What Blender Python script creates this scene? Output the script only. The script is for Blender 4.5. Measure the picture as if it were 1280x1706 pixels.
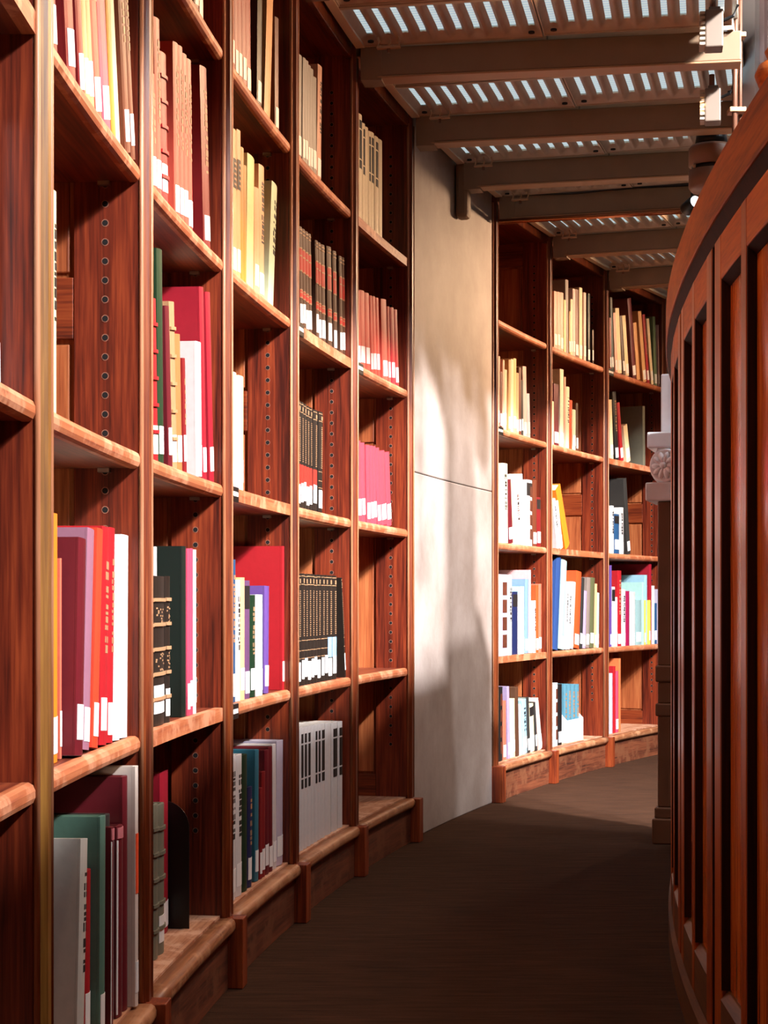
import bpy, bmesh, math, random
from mathutils import Vector, Matrix
random.seed(7)
D = bpy.data
SC = bpy.context.scene
COL = SC.collection
for o in list(D.objects):
    D.objects.remove(o)

# ------------------------------------------------------------------ camera, world, light, exposure
FPX = 3000.0                      # focal length for a 1280x1706 frame
EYE = 0.66
cam = D.cameras.new('camera')
cam.sensor_fit = 'VERTICAL'
cam.sensor_height = 36.0
cam.lens = FPX / 1706.0 * 36.0
cam.shift_y = (1005.0 - 853.0) / 1706.0
cam.clip_start = 0.05
cam_o = D.objects.new('camera', cam)
cam_o.location = (0, 0, EYE)
cam_o.rotation_euler = (math.pi / 2, 0, 0)
COL.objects.link(cam_o)
SC.camera = cam_o

world = D.worlds.new('world')
SC.world = world
world.use_nodes = True
bg = world.node_tree.nodes['Background']
bg.inputs[0].default_value = (1.0, 0.80, 0.68, 1)
bg.inputs[1].default_value = 0.018

# the gallery is a ring: outer bookcase front at radius R round CX, CY
CX, CY, R = 12.726, 1.712, 13.075
RS = 12.298                       # face of the wooden parapet


def wp(tdeg, rad, z=0.0):
    t = math.radians(tdeg)
    return Vector((CX - rad * math.cos(t), CY + rad * math.sin(t), z))


def area(name, loc, target, size, power, color, spread=180):
    l = D.lights.new(name, 'AREA')
    l.shape = 'DISK'
    l.size = size
    l.energy = power
    l.color = color
    l.spread = math.radians(spread)
    o = D.objects.new(name, l)
    o.location = loc
    d = Vector(target) - Vector(loc)
    o.rotation_euler = d.to_track_quat('-Z', 'Y').to_euler()
    COL.objects.link(o)
    return o


# tall windows of the great hall: cool daylight coming in over the parapet
for i, (t, pw) in enumerate(((0.5, 190), (10.5, 160), (22.0, 150))):
    p = wp(t, R, 0.9)
    n = (wp(t, R - 1, 0.9) - p)
    tn = Vector((math.sin(math.radians(t)), math.cos(math.radians(t)), 0))
    loc = p + n * 3.4 - tn * 1.5 + Vector((0, 0, 4.6))
    l = area('hall_window_light', loc, p, 0.5, pw, (0.92, 0.95, 1.0))
    l.data.shape = 'RECTANGLE'
    l.data.size = 0.5
    l.data.size_y = 3.2

# row of hall lamps beyond the parapet, each aimed forwards along the aisle
for t, pw, sd in ((-24, 16, 60), (-17, 24, 60), (-10, 46, 60), (-3, 78, 60), (4, 90, 60), (12.5, 46, 60)):
    area('hall_lamp_light', wp(t, R - 3.0, 3.75), wp(t + 14.5, R, 0.5), 0.2, pw, (0.98, 0.95, 0.96), sd)

vs = SC.view_settings
vs.view_transform = 'Standard'
vs.look = 'None'
vs.exposure = 0.0
vs.gamma = 1.0
vs.use_curve_mapping = False

# ------------------------------------------------------------------ materials


def lin(hexs):
    hexs = hexs.lstrip('#')
    v = [int(hexs[i:i + 2], 16) / 255 for i in (0, 2, 4)]
    return tuple((c / 12.92 if c <= 0.04045 else ((c + 0.055) / 1.055) ** 2.4) for c in v) + (1,)


def new_mat(name):
    m = D.materials.new(name)
    m.use_nodes = True
    nt = m.node_tree
    b = nt.nodes['Principled BSDF']
    return m, nt, b


def plain(name, hexs, rough=0.5, metal=0.0, spec=0.4, noise=0.0, nscale=60, bump=0.0, emit=None, estr=1.0):
    m, nt, b = new_mat(name)
    c = lin(hexs)
    b.inputs['Base Color'].default_value = c
    b.inputs['Roughness'].default_value = rough
    b.inputs['Metallic'].default_value = metal
    b.inputs['Specular IOR Level'].default_value = spec
    if noise or bump:
        tc = nt.nodes.new('ShaderNodeTexCoord')
        nz = nt.nodes.new('ShaderNodeTexNoise')
        nz.inputs['Scale'].default_value = nscale
        nz.inputs['Detail'].default_value = 5
        nt.links.new(tc.outputs['Object'], nz.inputs['Vector'])
        if noise:
            mx = nt.nodes.new('ShaderNodeMix')
            mx.data_type = 'RGBA'
            mx.inputs[6].default_value = tuple(x * (1 - noise) for x in c[:3]) + (1,)
            mx.inputs[7].default_value = tuple(min(1, x * (1 + noise)) for x in c[:3]) + (1,)
            nt.links.new(nz.outputs[0], mx.inputs[0])
            nt.links.new(mx.outputs[2], b.inputs['Base Color'])
        if bump:
            bp = nt.nodes.new('ShaderNodeBump')
            bp.inputs['Strength'].default_value = bump
            bp.inputs['Distance'].default_value = 0.002
            nt.links.new(nz.outputs[0], bp.inputs['Height'])
            nt.links.new(bp.outputs[0], b.inputs['Normal'])
    if emit:
        b.inputs['Emission Color'].default_value = lin(emit)
        b.inputs['Emission Strength'].default_value = estr
    return m


def wood(name, dark, mid, light, axis='z', rough=0.38, worn=None, worn_amt=0.5, coarse=1.0, spec=0.45):
    m, nt, b = new_mat(name)
    N, Lk = nt.nodes, nt.links
    tc = N.new('ShaderNodeTexCoord')
    oi = N.new('ShaderNodeObjectInfo')
    mul = N.new('ShaderNodeVectorMath')
    mul.operation = 'SCALE'
    cmb = N.new('ShaderNodeCombineXYZ')
    for k in range(3):
        Lk.new(oi.outputs['Random'], cmb.inputs[k])
    Lk.new(cmb.outputs[0], mul.inputs[0])
    mul.inputs['Scale'].default_value = 7.0
    add = N.new('ShaderNodeVectorMath')
    Lk.new(tc.outputs['Object'], add.inputs[0])
    Lk.new(mul.outputs[0], add.inputs[1])
    mp = N.new('ShaderNodeMapping')
    s = {'z': (34, 34, 1.6), 'x': (1.6, 34, 34), 'y': (34, 1.6, 34)}[axis]
    mp.inputs['Scale'].default_value = tuple(k * coarse for k in s)
    Lk.new(add.outputs[0], mp.inputs['Vector'])
    n1 = N.new('ShaderNodeTexNoise')
    n1.inputs['Scale'].default_value = 1.0
    n1.inputs['Detail'].default_value = 7
    n1.inputs['Roughness'].default_value = 0.62
    n1.inputs['Distortion'].default_value = 0.6
    Lk.new(mp.outputs[0], n1.inputs['Vector'])
    mp2 = N.new('ShaderNodeMapping')
    s2 = {'z': (240, 240, 9), 'x': (9, 240, 240), 'y': (240, 9, 240)}[axis]
    mp2.inputs['Scale'].default_value = s2
    Lk.new(add.outputs[0], mp2.inputs['Vector'])
    n2 = N.new('ShaderNodeTexNoise')
    n2.inputs['Scale'].default_value = 1.0
    n2.inputs['Detail'].default_value = 3
    Lk.new(mp2.outputs[0], n2.inputs['Vector'])
    mixf = N.new('ShaderNodeMath')
    mixf.operation = 'MULTIPLY_ADD'
    Lk.new(n2.outputs[0], mixf.inputs[0])
    mixf.inputs[1].default_value = 0.62
    sub = N.new('ShaderNodeMath')
    sub.operation = 'SUBTRACT'
    Lk.new(n1.outputs[0], sub.inputs[0])
    sub.inputs[1].default_value = 0.30
    Lk.new(sub.outputs[0], mixf.inputs[2])
    rp = N.new('ShaderNodeValToRGB')
    e = rp.color_ramp.elements
    e[0].position = 0.30
    e[0].color = lin(dark)
    e[1].position = 0.72
    e[1].color = lin(light)
    em = e.new(0.50)
    em.color = lin(mid)
    Lk.new(mixf.outputs[0], rp.inputs[0])
    out = rp.outputs[0]
    if worn:
        n3 = N.new('ShaderNodeTexNoise')
        n3.inputs['Scale'].default_value = 16
        n3.inputs['Detail'].default_value = 6
        n3.inputs['Roughness'].default_value = 0.7
        Lk.new(add.outputs[0], n3.inputs['Vector'])
        r3 = N.new('ShaderNodeValToRGB')
        r3.color_ramp.elements[0].position = 0.56 - worn_amt * 0.2
        r3.color_ramp.elements[1].position = 0.66 - worn_amt * 0.2
        Lk.new(n3.outputs[0], r3.inputs[0])
        mx = N.new('ShaderNodeMix')
        mx.data_type = 'RGBA'
        Lk.new(r3.outputs[0], mx.inputs[0])
        Lk.new(out, mx.inputs[6])
        mx.inputs[7].default_value = lin(worn)
        out = mx.outputs[2]
    Lk.new(out, b.inputs['Base Color'])
    b.inputs['Roughness'].default_value = rough
    b.inputs['Specular IOR Level'].default_value = spec
    bp = N.new('ShaderNodeBump')
    bp.inputs['Strength'].default_value = 0.25
    bp.inputs['Distance'].default_value = 0.001
    Lk.new(mixf.outputs[0], bp.inputs['Height'])
    Lk.new(bp.outputs[0], b.inputs['Normal'])
    return m


M = {}
M['stile'] = wood('oak_stile', '#360d05', '#662310', '#8a3a1c', 'z', 0.42)
M['panel'] = wood('oak_panel', '#6c2e15', '#96502b', '#b06a3e', 'z', 0.45, coarse=0.6)
M['rail'] = wood('oak_rail', '#461608', '#702c12', '#8a401c', 'y', 0.42)
M['shelf'] = wood('oak_shelf', '#3c1208', '#642612', '#7e3a1e', 'x', 0.45)
M['nose'] = wood('worn_nosing', '#8a4428', '#a65c38', '#b8724a', 'x', 0.5, worn='#c48664', worn_amt=0.3)
M['post'] = wood('oak_post', '#3c1408', '#64280e', '#84421c', 'z', 0.35)
M['bead'] = wood('worn_bead', '#8a5234', '#a86e4c', '#bc8664', 'z', 0.45)
M['ochre'] = wood('ochre_strip', '#5e3a16', '#7a501f', '#966a2e', 'z', 0.4)
M['kick'] = wood('scuffed_kickboard', '#3a1a0e', '#5e2e1a', '#7a4228', 'x', 0.55, worn='#6e4028', worn_amt=0.3)
M['knose'] = wood('kick_nosing', '#6a3a22', '#96603e', '#b07a54', 'x', 0.45, worn='#b07e5a', worn_amt=0.3)
M['base'] = wood('worn_base_shelf', '#8a5238', '#b07a5a', '#c89878', 'x', 0.55, worn='#cca084', worn_amt=0.3)
M['block'] = wood('plinth_block', '#4a180a', '#7a3014', '#9a4a22', 'z', 0.4)
M['screen'] = wood('mahogany_stile', '#702808', '#a2440e', '#bc5e1c', 'z', 0.3, coarse=0.8, spec=0.35)
M['screenx'] = wood('mahogany_rail', '#7c2c06', '#ac4a0e', '#c46218', 'y', 0.42, coarse=0.5, spec=0.25)
M['spanel'] = wood('mahogany_panel', '#9c3e10', '#c85c1c', '#e07a30', 'z', 0.22, coarse=0.8, spec=0.5)
M['sshade'] = wood('mahogany_painted_shade', '#1a0602', '#280c03', '#341206', 'z', 0.7, spec=0.12)  # near-black tone paints in the shade of parapet reveals and grooves
M['scap'] = wood('mahogany_cap', '#6a2c0c', '#96460f', '#ac5a1a', 'y', 0.5, coarse=0.5, spec=0.25)
M['sledge'] = wood('mahogany_ledge', '#44220e', '#603818', '#764a24', 'y', 0.4)
M['hole'] = plain('peg_hole_dark', '#0a0302', 0.9)
M['ring'] = plain('peg_hole_rim', '#8a5a48', 0.5)
M['metal'] = plain('steel_clip', '#b0a49a', 0.35, 0.9)
M['black'] = plain('black_enamel', '#0b0a0a', 0.4)
M['paper'] = plain('paper_white', '#dcdad6', 0.6)
M['pages'] = plain('page_edges', '#d8c4a4', 0.8, noise=0.12, nscale=300)
M['label'] = plain('call_number_sticker', '#e0e0de', 0.45)
M['gold'] = plain('gilt', '#a07a58', 0.5)
M['ink'] = plain('black_ink', '#1a1414', 0.6)
M['inkred'] = plain('red_title_leather', '#b02a20', 0.5)
M['inkblue'] = plain('pale_blue_block', '#7fa6c8', 0.5)
M['pic'] = plain('printed_picture', '#5a2c1c', 0.5, noise=0.8, nscale=55)
M['orangep'] = plain('orange_patch', '#e0502c', 0.5, noise=0.3, nscale=120)
M['beam'] = plain('painted_beam', '#7e664e', 0.55, noise=0.12, nscale=18, bump=0.15)
M['beaml'] = plain('beam_edge', '#a07a58', 0.5)
M['cast'] = plain('cast_plate', '#b09c88', 0.6, noise=0.16, nscale=26, bump=0.2)
M['cream'] = plain('cream_trim', '#d8bfa0', 0.5)
M['pipe'] = plain('conduit', '#6a4634', 0.4, 0.3)
M['copper'] = plain('copper_pipe', '#b06a44', 0.25, 0.9)
M['plaster'] = plain('white_plaster', '#c8ccd4', 0.6, noise=0.05, nscale=6)
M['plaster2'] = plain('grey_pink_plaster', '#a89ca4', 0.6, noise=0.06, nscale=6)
M['whitestone'] = plain('white_carved_stone', '#e6e8ec', 0.65, noise=0.06, nscale=40, bump=0.3)
M['brownstone'] = plain('brown_stone_pier', '#6e4a32', 0.6, noise=0.15, nscale=20, bump=0.2)
M['drum'] = plain('brown_drum', '#7c5640', 0.5, noise=0.1, nscale=30)
M['lampbody'] = plain('lamp_body', '#74665a', 0.5, 0.1)
M['lampfin'] = plain('lamp_fin', '#a89884', 0.45)
M['lens'] = plain('lamp_lens', '#ffffff', 0.2, emit='#f4f8ff', estr=5.0)
M['warmlens'] = plain('warm_lamp_lens', '#fff0d8', 0.2, emit='#ffd8a8', estr=3.0)


def stone_mat():
    m, nt, b = new_mat('limestone')
    N, Lk = nt.nodes, nt.links
    tc = N.new('ShaderNodeTexCoord')
    n1 = N.new('ShaderNodeTexNoise')
    n1.inputs['Scale'].default_value = 2.2
    n1.inputs['Detail'].default_value = 8
    n1.inputs['Roughness'].default_value = 0.65
    Lk.new(tc.outputs['Object'], n1.inputs['Vector'])
    rp = N.new('ShaderNodeValToRGB')
    rp.color_ramp.elements[0].position = 0.32
    rp.color_ramp.elements[0].color = lin('#86766c')
    rp.color_ramp.elements[1].position = 0.68
    rp.color_ramp.elements[1].color = lin('#b4a8a2')
    Lk.new(n1.outputs[0], rp.inputs[0])
    Lk.new(rp.outputs[0], b.inputs['Base Color'])
    b.inputs['Roughness'].default_value = 0.6
    n2 = N.new('ShaderNodeTexNoise')
    n2.inputs['Scale'].default_value = 90
    n2.inputs['Detail'].default_value = 4
    Lk.new(tc.outputs['Object'], n2.inputs['Vector'])
    bp = N.new('ShaderNodeBump')
    bp.inputs['Strength'].default_value = 0.25
    bp.inputs['Distance'].default_value = 0.002
    Lk.new(n2.outputs[0], bp.inputs['Height'])
    Lk.new(bp.outputs[0], b.inputs['Normal'])
    return m


def carpet_mat():
    m, nt, b = new_mat('brown_carpet')
    N, Lk = nt.nodes, nt.links
    tc = N.new('ShaderNodeTexCoord')
    mp = N.new('ShaderNodeMapping')
    mp.inputs['Scale'].default_value = (7, 60, 1)
    mp.inputs['Rotation'].default_value = (0, 0, math.radians(-6))
    Lk.new(tc.outputs['Object'], mp.inputs['Vector'])
    n1 = N.new('ShaderNodeTexNoise')
    n1.inputs['Scale'].default_value = 1.0
    n1.inputs['Detail'].default_value = 8
    n1.inputs['Roughness'].default_value = 0.7
    Lk.new(mp.outputs[0], n1.inputs['Vector'])
    rp = N.new('ShaderNodeValToRGB')
    rp.color_ramp.elements[0].position = 0.3
    rp.color_ramp.elements[0].color = lin('#26170e')
    rp.color_ramp.elements[1].position = 0.72
    rp.color_ramp.elements[1].color = lin('#4a2f1f')
    Lk.new(n1.outputs[0], rp.inputs[0])
    Lk.new(rp.outputs[0], b.inputs['Base Color'])
    b.inputs['Roughness'].default_value = 0.95
    b.inputs['Specular IOR Level'].default_value = 0.1
    n2 = N.new('ShaderNodeTexNoise')
    n2.inputs['Scale'].default_value = 700
    Lk.new(tc.outputs['Object'], n2.inputs['Vector'])
    bp = N.new('ShaderNodeBump')
    bp.inputs['Strength'].default_value = 0.6
    bp.inputs['Distance'].default_value = 0.002
    Lk.new(n2.outputs[0], bp.inputs['Height'])
    Lk.new(bp.outputs[0], b.inputs['Normal'])
    return m


def pane_mat():
    m, nt, b = new_mat('daylit_prism_glass')
    N, Lk = nt.nodes, nt.links
    tc = N.new('ShaderNodeTexCoord')
    wv = N.new('ShaderNodeTexWave')
    wv.bands_direction = 'Y'
    wv.inputs['Scale'].default_value = 18
    Lk.new(tc.outputs['Object'], wv.inputs['Vector'])
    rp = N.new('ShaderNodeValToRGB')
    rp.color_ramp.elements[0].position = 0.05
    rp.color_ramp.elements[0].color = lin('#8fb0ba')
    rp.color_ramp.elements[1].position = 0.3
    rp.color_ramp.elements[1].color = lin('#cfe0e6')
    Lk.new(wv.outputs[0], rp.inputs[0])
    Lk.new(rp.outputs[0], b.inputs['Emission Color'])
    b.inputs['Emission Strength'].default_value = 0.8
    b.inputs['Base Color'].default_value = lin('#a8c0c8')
    b.inputs['Roughness'].default_value = 0.2
    return m


M['stone'] = stone_mat()
M['carpet'] = carpet_mat()
M['pane'] = pane_mat()

BOOKCOL = {
 'white': '#c6c3c1', 'off-white': '#cfc2b8', 'ivory': '#e2d6b8', 'cream': '#e2cfa6', 'pale yellow': '#e4d694', 'straw': '#d2b878',
 'yellow': '#e6cc48', 'ochre': '#b8842c', 'orange': '#e07c1c', 'tan': '#cc9a66', 'pale tan': '#c08e76', 'tan leather': '#a87e58',
 'peach': '#dca476', 'salmon': '#c8664e', 'salmon pink': '#dca48e', 'pale pink': '#dcb8ae', 'pink': '#d8a4a4', 'rose': '#b8405a',
 'red': '#9c161e', 'vermilion': '#c83c22', 'brick red': '#b04434', 'dark red': '#741418', 'crimson': '#8e1224', 'crimson red': '#c01c2c',
 'coral red': '#c84a3c', 'raspberry': '#b83c4a', 'maroon': '#5c0f1a', 'red brown': '#863222', 'brown': '#64301c', 'umber': '#4a2e1e',
 'terracotta': '#cc6a3c', 'orange red': '#d84c22', 'magenta': '#8a103e', 'mauve': '#8a5e70', 'purple': '#5c3c5e', 'violet': '#5a3f80',
 'lavender': '#9c8cae', 'pale lavender': '#aea6b6', 'royal blue': '#2a467c', 'blue': '#22486e', 'navy': '#161f48', 'steel blue': '#6e8aa2',
 'slate blue': '#4e7e90', 'pale blue': '#8cb2c2', 'pale aqua': '#98c0ba', 'mint': '#bcdcc2', 'teal': '#2c6474', 'grey teal': '#86a2a2',
 'pale green': '#b8c8a4', 'sage green': '#6c805c', 'dark green': '#123018', 'bottle green': '#0c2a16', 'black green': '#0c1812',
 'olive': '#56583a', 'olive grey': '#686656', 'dark olive': '#30301c', 'grey': '#8a847e', 'grey linen': '#b2aea4', 'pale grey': '#c6bfbc',
 'grey green': '#4e6e60', 'taupe': '#7e7068', 'charcoal': '#2c2a28', 'black': '#141212', 'black leather': '#1c140e',
}
BM = {}


def bookmat(c):
    if c not in BM:
        BM[c] = plain('cover_' + c.replace(' ', '_').replace('-', '_'), BOOKCOL[c], 0.5, noise=0.10, nscale=90, bump=0.12)
    return BM[c]


# ------------------------------------------------------------------ mesh helpers


class MB:
    def __init__(self):
        self.v = []
        self.f = []
        self.mi = []

    def face(self, idx, mi=0):
        self.f.append(idx)
        self.mi.append(mi)

    def add(self, verts, faces, mi=0):
        b = len(self.v)
        self.v += [tuple(p) for p in verts]
        for fc in faces:
            self.face([b + i for i in fc], mi)
        return self

    def box(self, x0, x1, y0, y1, z0, z1, mi=0):
        v = [(x0, y0, z0), (x1, y0, z0), (x1, y1, z0), (x0, y1, z0), (x0, y0, z1), (x1, y0, z1), (x1, y1, z1), (x0, y1, z1)]
        return self.add(v, [(0, 3, 2, 1), (4, 5, 6, 7), (0, 1, 5, 4), (1, 2, 6, 5), (2, 3, 7, 6), (3, 0, 4, 7)], mi)

    def prism(self, poly, z0, z1, mi=0):
        n = len(poly)
        v = [(x, y, z0) for x, y in poly] + [(x, y, z1) for x, y in poly]
        f = [[i, (i + 1) % n, n + (i + 1) % n, n + i] for i in range(n)]
        f.append(list(range(n))[::-1])
        f.append([n + i for i in range(n)])
        return self.add(v, f, mi)

    def sweep(self, fn, prof, a0, a1, n, mi=0, cap=True):
        # prof: closed list of (r, z); fn(a, r, z) -> point
        k = len(prof)
        v = []
        for i in range(n + 1):
            a = a0 + (a1 - a0) * i / n
            v += [tuple(fn(a, r, z)) for r, z in prof]
        f = []
        for i in range(n):
            for j in range(k):
                f.append([i * k + j, i * k + (j + 1) % k, (i + 1) * k + (j + 1) % k, (i + 1) * k + j])
        if cap:
            f.append(list(range(k))[::-1])
            f.append([n * k + j for j in range(k)])
        return self.add(v, f, mi)

    def tube(self, pts, rad, seg=8, mi=0):
        pts = [Vector(p) for p in pts]
        v = []
        for i, p in enumerate(pts):
            d = (pts[min(i + 1, len(pts) - 1)] - pts[max(i - 1, 0)]).normalized()
            up = Vector((0, 0, 1)) if abs(d.z) < 0.9 else Vector((1, 0, 0))
            a = d.cross(up).normalized()
            c = d.cross(a).normalized()
            for k in range(seg):
                g = 2 * math.pi * k / seg
                v.append(tuple(p + (a * math.cos(g) + c * math.sin(g)) * rad))
        f = []
        for i in range(len(pts) - 1):
            for k in range(seg):
                f.append([i * seg + k, i * seg + (k + 1) % seg, (i + 1) * seg + (k + 1) % seg, (i + 1) * seg + k])
        f.append(list(range(seg))[::-1])
        f.append([(len(pts) - 1) * seg + k for k in range(seg)])
        return self.add(v, f, mi)

    def lathe(self, prof, seg=20, mat=None, mi=0):
        # prof: (radius, height) along +z, transformed by mat
        v = []
        for r, z in prof:
            for k in range(seg):
                g = 2 * math.pi * k / seg
                p = Vector((r * math.cos(g), r * math.sin(g), z))
                v.append(tuple(mat @ p if mat else p))
        f = []
        for i in range(len(prof) - 1):
            for k in range(seg):
                f.append([i * seg + k, i * seg + (k + 1) % seg, (i + 1) * seg + (k + 1) % seg, (i + 1) * seg + k])
        f.append(list(range(seg))[::-1])
        f.append([(len(prof) - 1) * seg + k for k in range(seg)])
        return self.add(v, f, mi)

    def mesh(self, name, mats, smooth=False):
        me = D.meshes.new(name)
        me.from_pydata(self.v, [], self.f)
        for m in (mats if isinstance(mats, (list, tuple)) else [mats]):
            me.materials.append(m)
        if any(self.mi):
            for p, k in zip(me.polygons, self.mi):
                p.material_index = k
        bm = bmesh.new()
        bm.from_mesh(me)
        bmesh.ops.recalc_face_normals(bm, faces=bm.faces)
        bm.to_mesh(me)
        bm.free()
        if smooth:
            for p in me.polygons:
                p.use_smooth = True
        return me

    def build(self, name, mats, parent=None, smooth=False, bevel=0.0):
        o = D.objects.new(name, self.mesh(name, mats, smooth))
        COL.objects.link(o)
        if parent is not None:
            o.parent = parent
        if bevel:
            b = o.modifiers.new('bevel', 'BEVEL')
            b.width = bevel
            b.segments = 2
            b.limit_method = 'ANGLE'
            b.angle_limit = math.radians(50)
        return o


def empty(name, loc, rz=0.0):
    o = D.objects.new(name, None)
    o.empty_display_size = 0.1
    o.location = loc
    o.rotation_euler = (0, 0, rz)
    COL.objects.link(o)
    return o


def tag(o, label=None, cat=None, group=None, kind=None):
    if label:
        o['label'] = label
    if cat:
        o['category'] = cat
    if group:
        o['group'] = group
    if kind:
        o['kind'] = kind
    return o


def Lc(s, r, z):
    """bay-local point: s along the ring, r outwards from the bookcase front"""
    a = s / R
    return ((R + r) * math.sin(a), (R + r) * math.cos(a) - R, z)


def ring(name, prof, s0, s1, m, parent, n=8, bevel=0.0, smooth=False):
    return MB().sweep(Lc, prof, s0, s1, n).build(name, m, parent, smooth, bevel)


def rect(r0, r1, z0, z1):
    return [(r0, z0), (r1, z0), (r1, z1), (r0, z1)]


# ------------------------------------------------------------------ setting: floor, walls, pier, ceiling
def Wt(t, rad, z):
    return wp(t, rad, z)


fl = MB()
n = 60
for i in range(n + 1):
    t = -30 + 72 * i / n
    fl.v += [tuple(wp(t, 9.0, 0)), tuple(wp(t, 13.42, 0)), tuple(wp(t, 9.0, -0.06)), tuple(wp(t, 13.42, -0.06))]
for i in range(n):
    a, b = 4 * i, 4 * i + 4
    fl.face([a, a + 1, b + 1, b])
    fl.face([a + 2, b + 2, b + 3, a + 3])
    fl.face([a, b, b + 2, a + 2])
    fl.face([a + 1, a + 3, b + 3, b + 1])
tag(fl.build('floor', M['carpet']), 'dark brown carpet covering the curved gallery floor', kind='structure')

wl = empty('wall_left', wp(17, R + 0.36))
tag(wl, 'curved stone outer wall with a pale limestone pier between the bookcases', kind='structure')
wl_in = wl.location.copy()


def Wl(t, rad, z):
    return wp(t, rad, z) - wl_in


MB().sweep(Wl, [(R + 0.34, 0), (R + 0.40, 0), (R + 0.40, 2.30), (R + 0.34, 2.30)], -14, 42, 56).build('backing_wall', M['stone'], wl)
MB().sweep(Wl, [(R + 0.0, 0), (R + 0.335, 0), (R + 0.335, 1.028), (R + 0.0, 1.028)], 14.625, 18.915, 6).build('stone_block', M['stone'], wl, bevel=0.003)
MB().sweep(Wl, [(R + 0.0, 1.030), (R + 0.335, 1.030), (R + 0.335, 2.20), (R + 0.0, 2.20)], 14.625, 18.915, 6).build('stone_block', M['stone'], wl, bevel=0.003)

# ceiling of ribbed cast plates carried on short radial beams
BEAMS = [3.30, 6.19, 8.99, 11.80, 14.61, 17.0, 19.07, 22.06, 25.24, 28.56, 31.5]
ceil = empty('ceiling', wp(16, 12.6, 2.0))
tag(ceil, 'low gallery ceiling of ribbed cast plates with daylit glass slots', kind='structure')
ci = ceil.location.copy()


def Wc(t, rad, z):
    return wp(t, rad, z) - ci


PU, PV, HS, NP = 0.43, 0.285, 0.022, 10


def plate_mesh():
    mb = MB()
    per = 6
    us = [PU * i / (NP * per) for i in range(NP * per + 1)]
    vs_ = [0, 0.012, 0.016, 0.02, 0.025, 0.03, 0.036, 0.044, 0.055, 0.10, 0.15, 0.20, 0.215, 0.225, 0.233, 0.24, 0.246, 0.252, 0.258, 0.264, 0.270, 0.276, PV]

    def a(v):
        lo, hi = 0.012, 0.055
        if v < lo:
            return 0.0
        if v < hi:
            q = (hi - v) / (hi - lo)
            return math.sqrt(max(0, 1 - q * q))
        lo, hi = 0.276, 0.215
        if v > lo:
            return 0.0
        if v > hi:
            q = (v - hi) / (lo - hi)
            return math.sqrt(max(0, 1 - q * q))
        return 1.0

    def b(u):
        e = min(1.0, min(u, PU - u) / 0.006)
        return abs(math.sin(math.pi * u / PU * NP)) ** 0.75 * e
    nu = len(us)
    for v in vs_:
        for u in us:
            mb.v.append((u, v, HS * a(v) * b(u)))
    for j in range(len(vs_) - 1):
        for i in range(nu - 1):
            q = [j * nu + i, j * nu + i + 1, (j + 1) * nu + i + 1, (j + 1) * nu + i]
            if sum(mb.v[k][2] for k in q) / 4 > 0.76 * HS:
                continue
            mb.face(q)
    # rim
    for (x0, x1, y0, y1) in ((0, PU, -0.004, 0), (0, PU, PV, PV + 0.004), (-0.003, 0, -0.004, PV + 0.004), (PU, PU + 0.003, -0.004, PV + 0.004)):
        mb.box(x0, x1, y0, y1, -0.003, HS)
    me = mb.mesh('ceiling_plate', M['cast'])
    for p in me.polygons[:-24]:
        p.use_smooth = True
    return me


PM = plate_mesh()
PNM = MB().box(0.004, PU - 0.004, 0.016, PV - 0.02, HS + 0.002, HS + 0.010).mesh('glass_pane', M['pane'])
hb = MB()
for ux in (0.022, PU - 0.022):
    hb.lathe([(0.0075, 0.0), (0.0075, 0.004), (0.001, 0.004)], 12, Matrix.Translation((ux, PV - 0.028, -0.0012)))
HBM = hb.mesh('bolt_hole', M['hole'])
CZ = 2.005
RI = R - 0.915                       # inner edge of the ceiling
for k in range(len(BEAMS) - 1):
    t0, t1 = BEAMS[k], BEAMS[k + 1]
    for half in (0, 1):
        for row in (0, 1):
            rad0 = R - 0.035 - row * (PU + 0.009)
            arc = math.radians(t1 - t0) * (rad0 - PU / 2) - 0.046
            ln = (arc - 0.014) / 2
            base_t = t0 + math.degrees(0.025 / rad0) + half * math.degrees((ln + 0.014) / (rad0 - PU / 2))
            tt = math.radians(base_t)
            p = wp(base_t, rad0, CZ) - ci
            o = D.objects.new('ceiling_plate', PM)
            COL.objects.link(o)
            o.parent = ceil
            o.location = p
            o.rotation_euler = (0, 0, -math.radians((t0 + t1) / 2))
            o.scale = (1, ln / (PV + 0.008), 1)
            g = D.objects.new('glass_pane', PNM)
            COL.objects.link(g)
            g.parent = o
            h = D.objects.new('bolt_hole', HBM)
            COL.objects.link(h)
            h.parent = o
            tag(h, kind='stuff')
    tm = (t0 + t1) / 2
    MB().sweep(Wc, [(RI, CZ - 0.004), (R - 0.03, CZ - 0.004), (R - 0.03, CZ + 0.05), (RI, CZ + 0.05)],
               tm - 0.028, tm + 0.028, 1).build('cross_rail', M['cast'], ceil)
    # pale trim between bookcase top and plates
    MB().sweep(Wc, [(R - 0.034, 2.000), (R - 0.012, 2.000), (R - 0.012, 2.05), (R - 0.034, 2.05)], t0 + 0.15, t1 - 0.15, 6).build('edge_trim', M['cream'], ceil)
MB().sweep(Wc, [(RI, CZ + 0.06), (R + 0.34, CZ + 0.06), (R + 0.34, CZ + 0.12), (RI, CZ + 0.12)], -30, 42, 60).build('gallery_slab', M['cast'], ceil)


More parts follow.
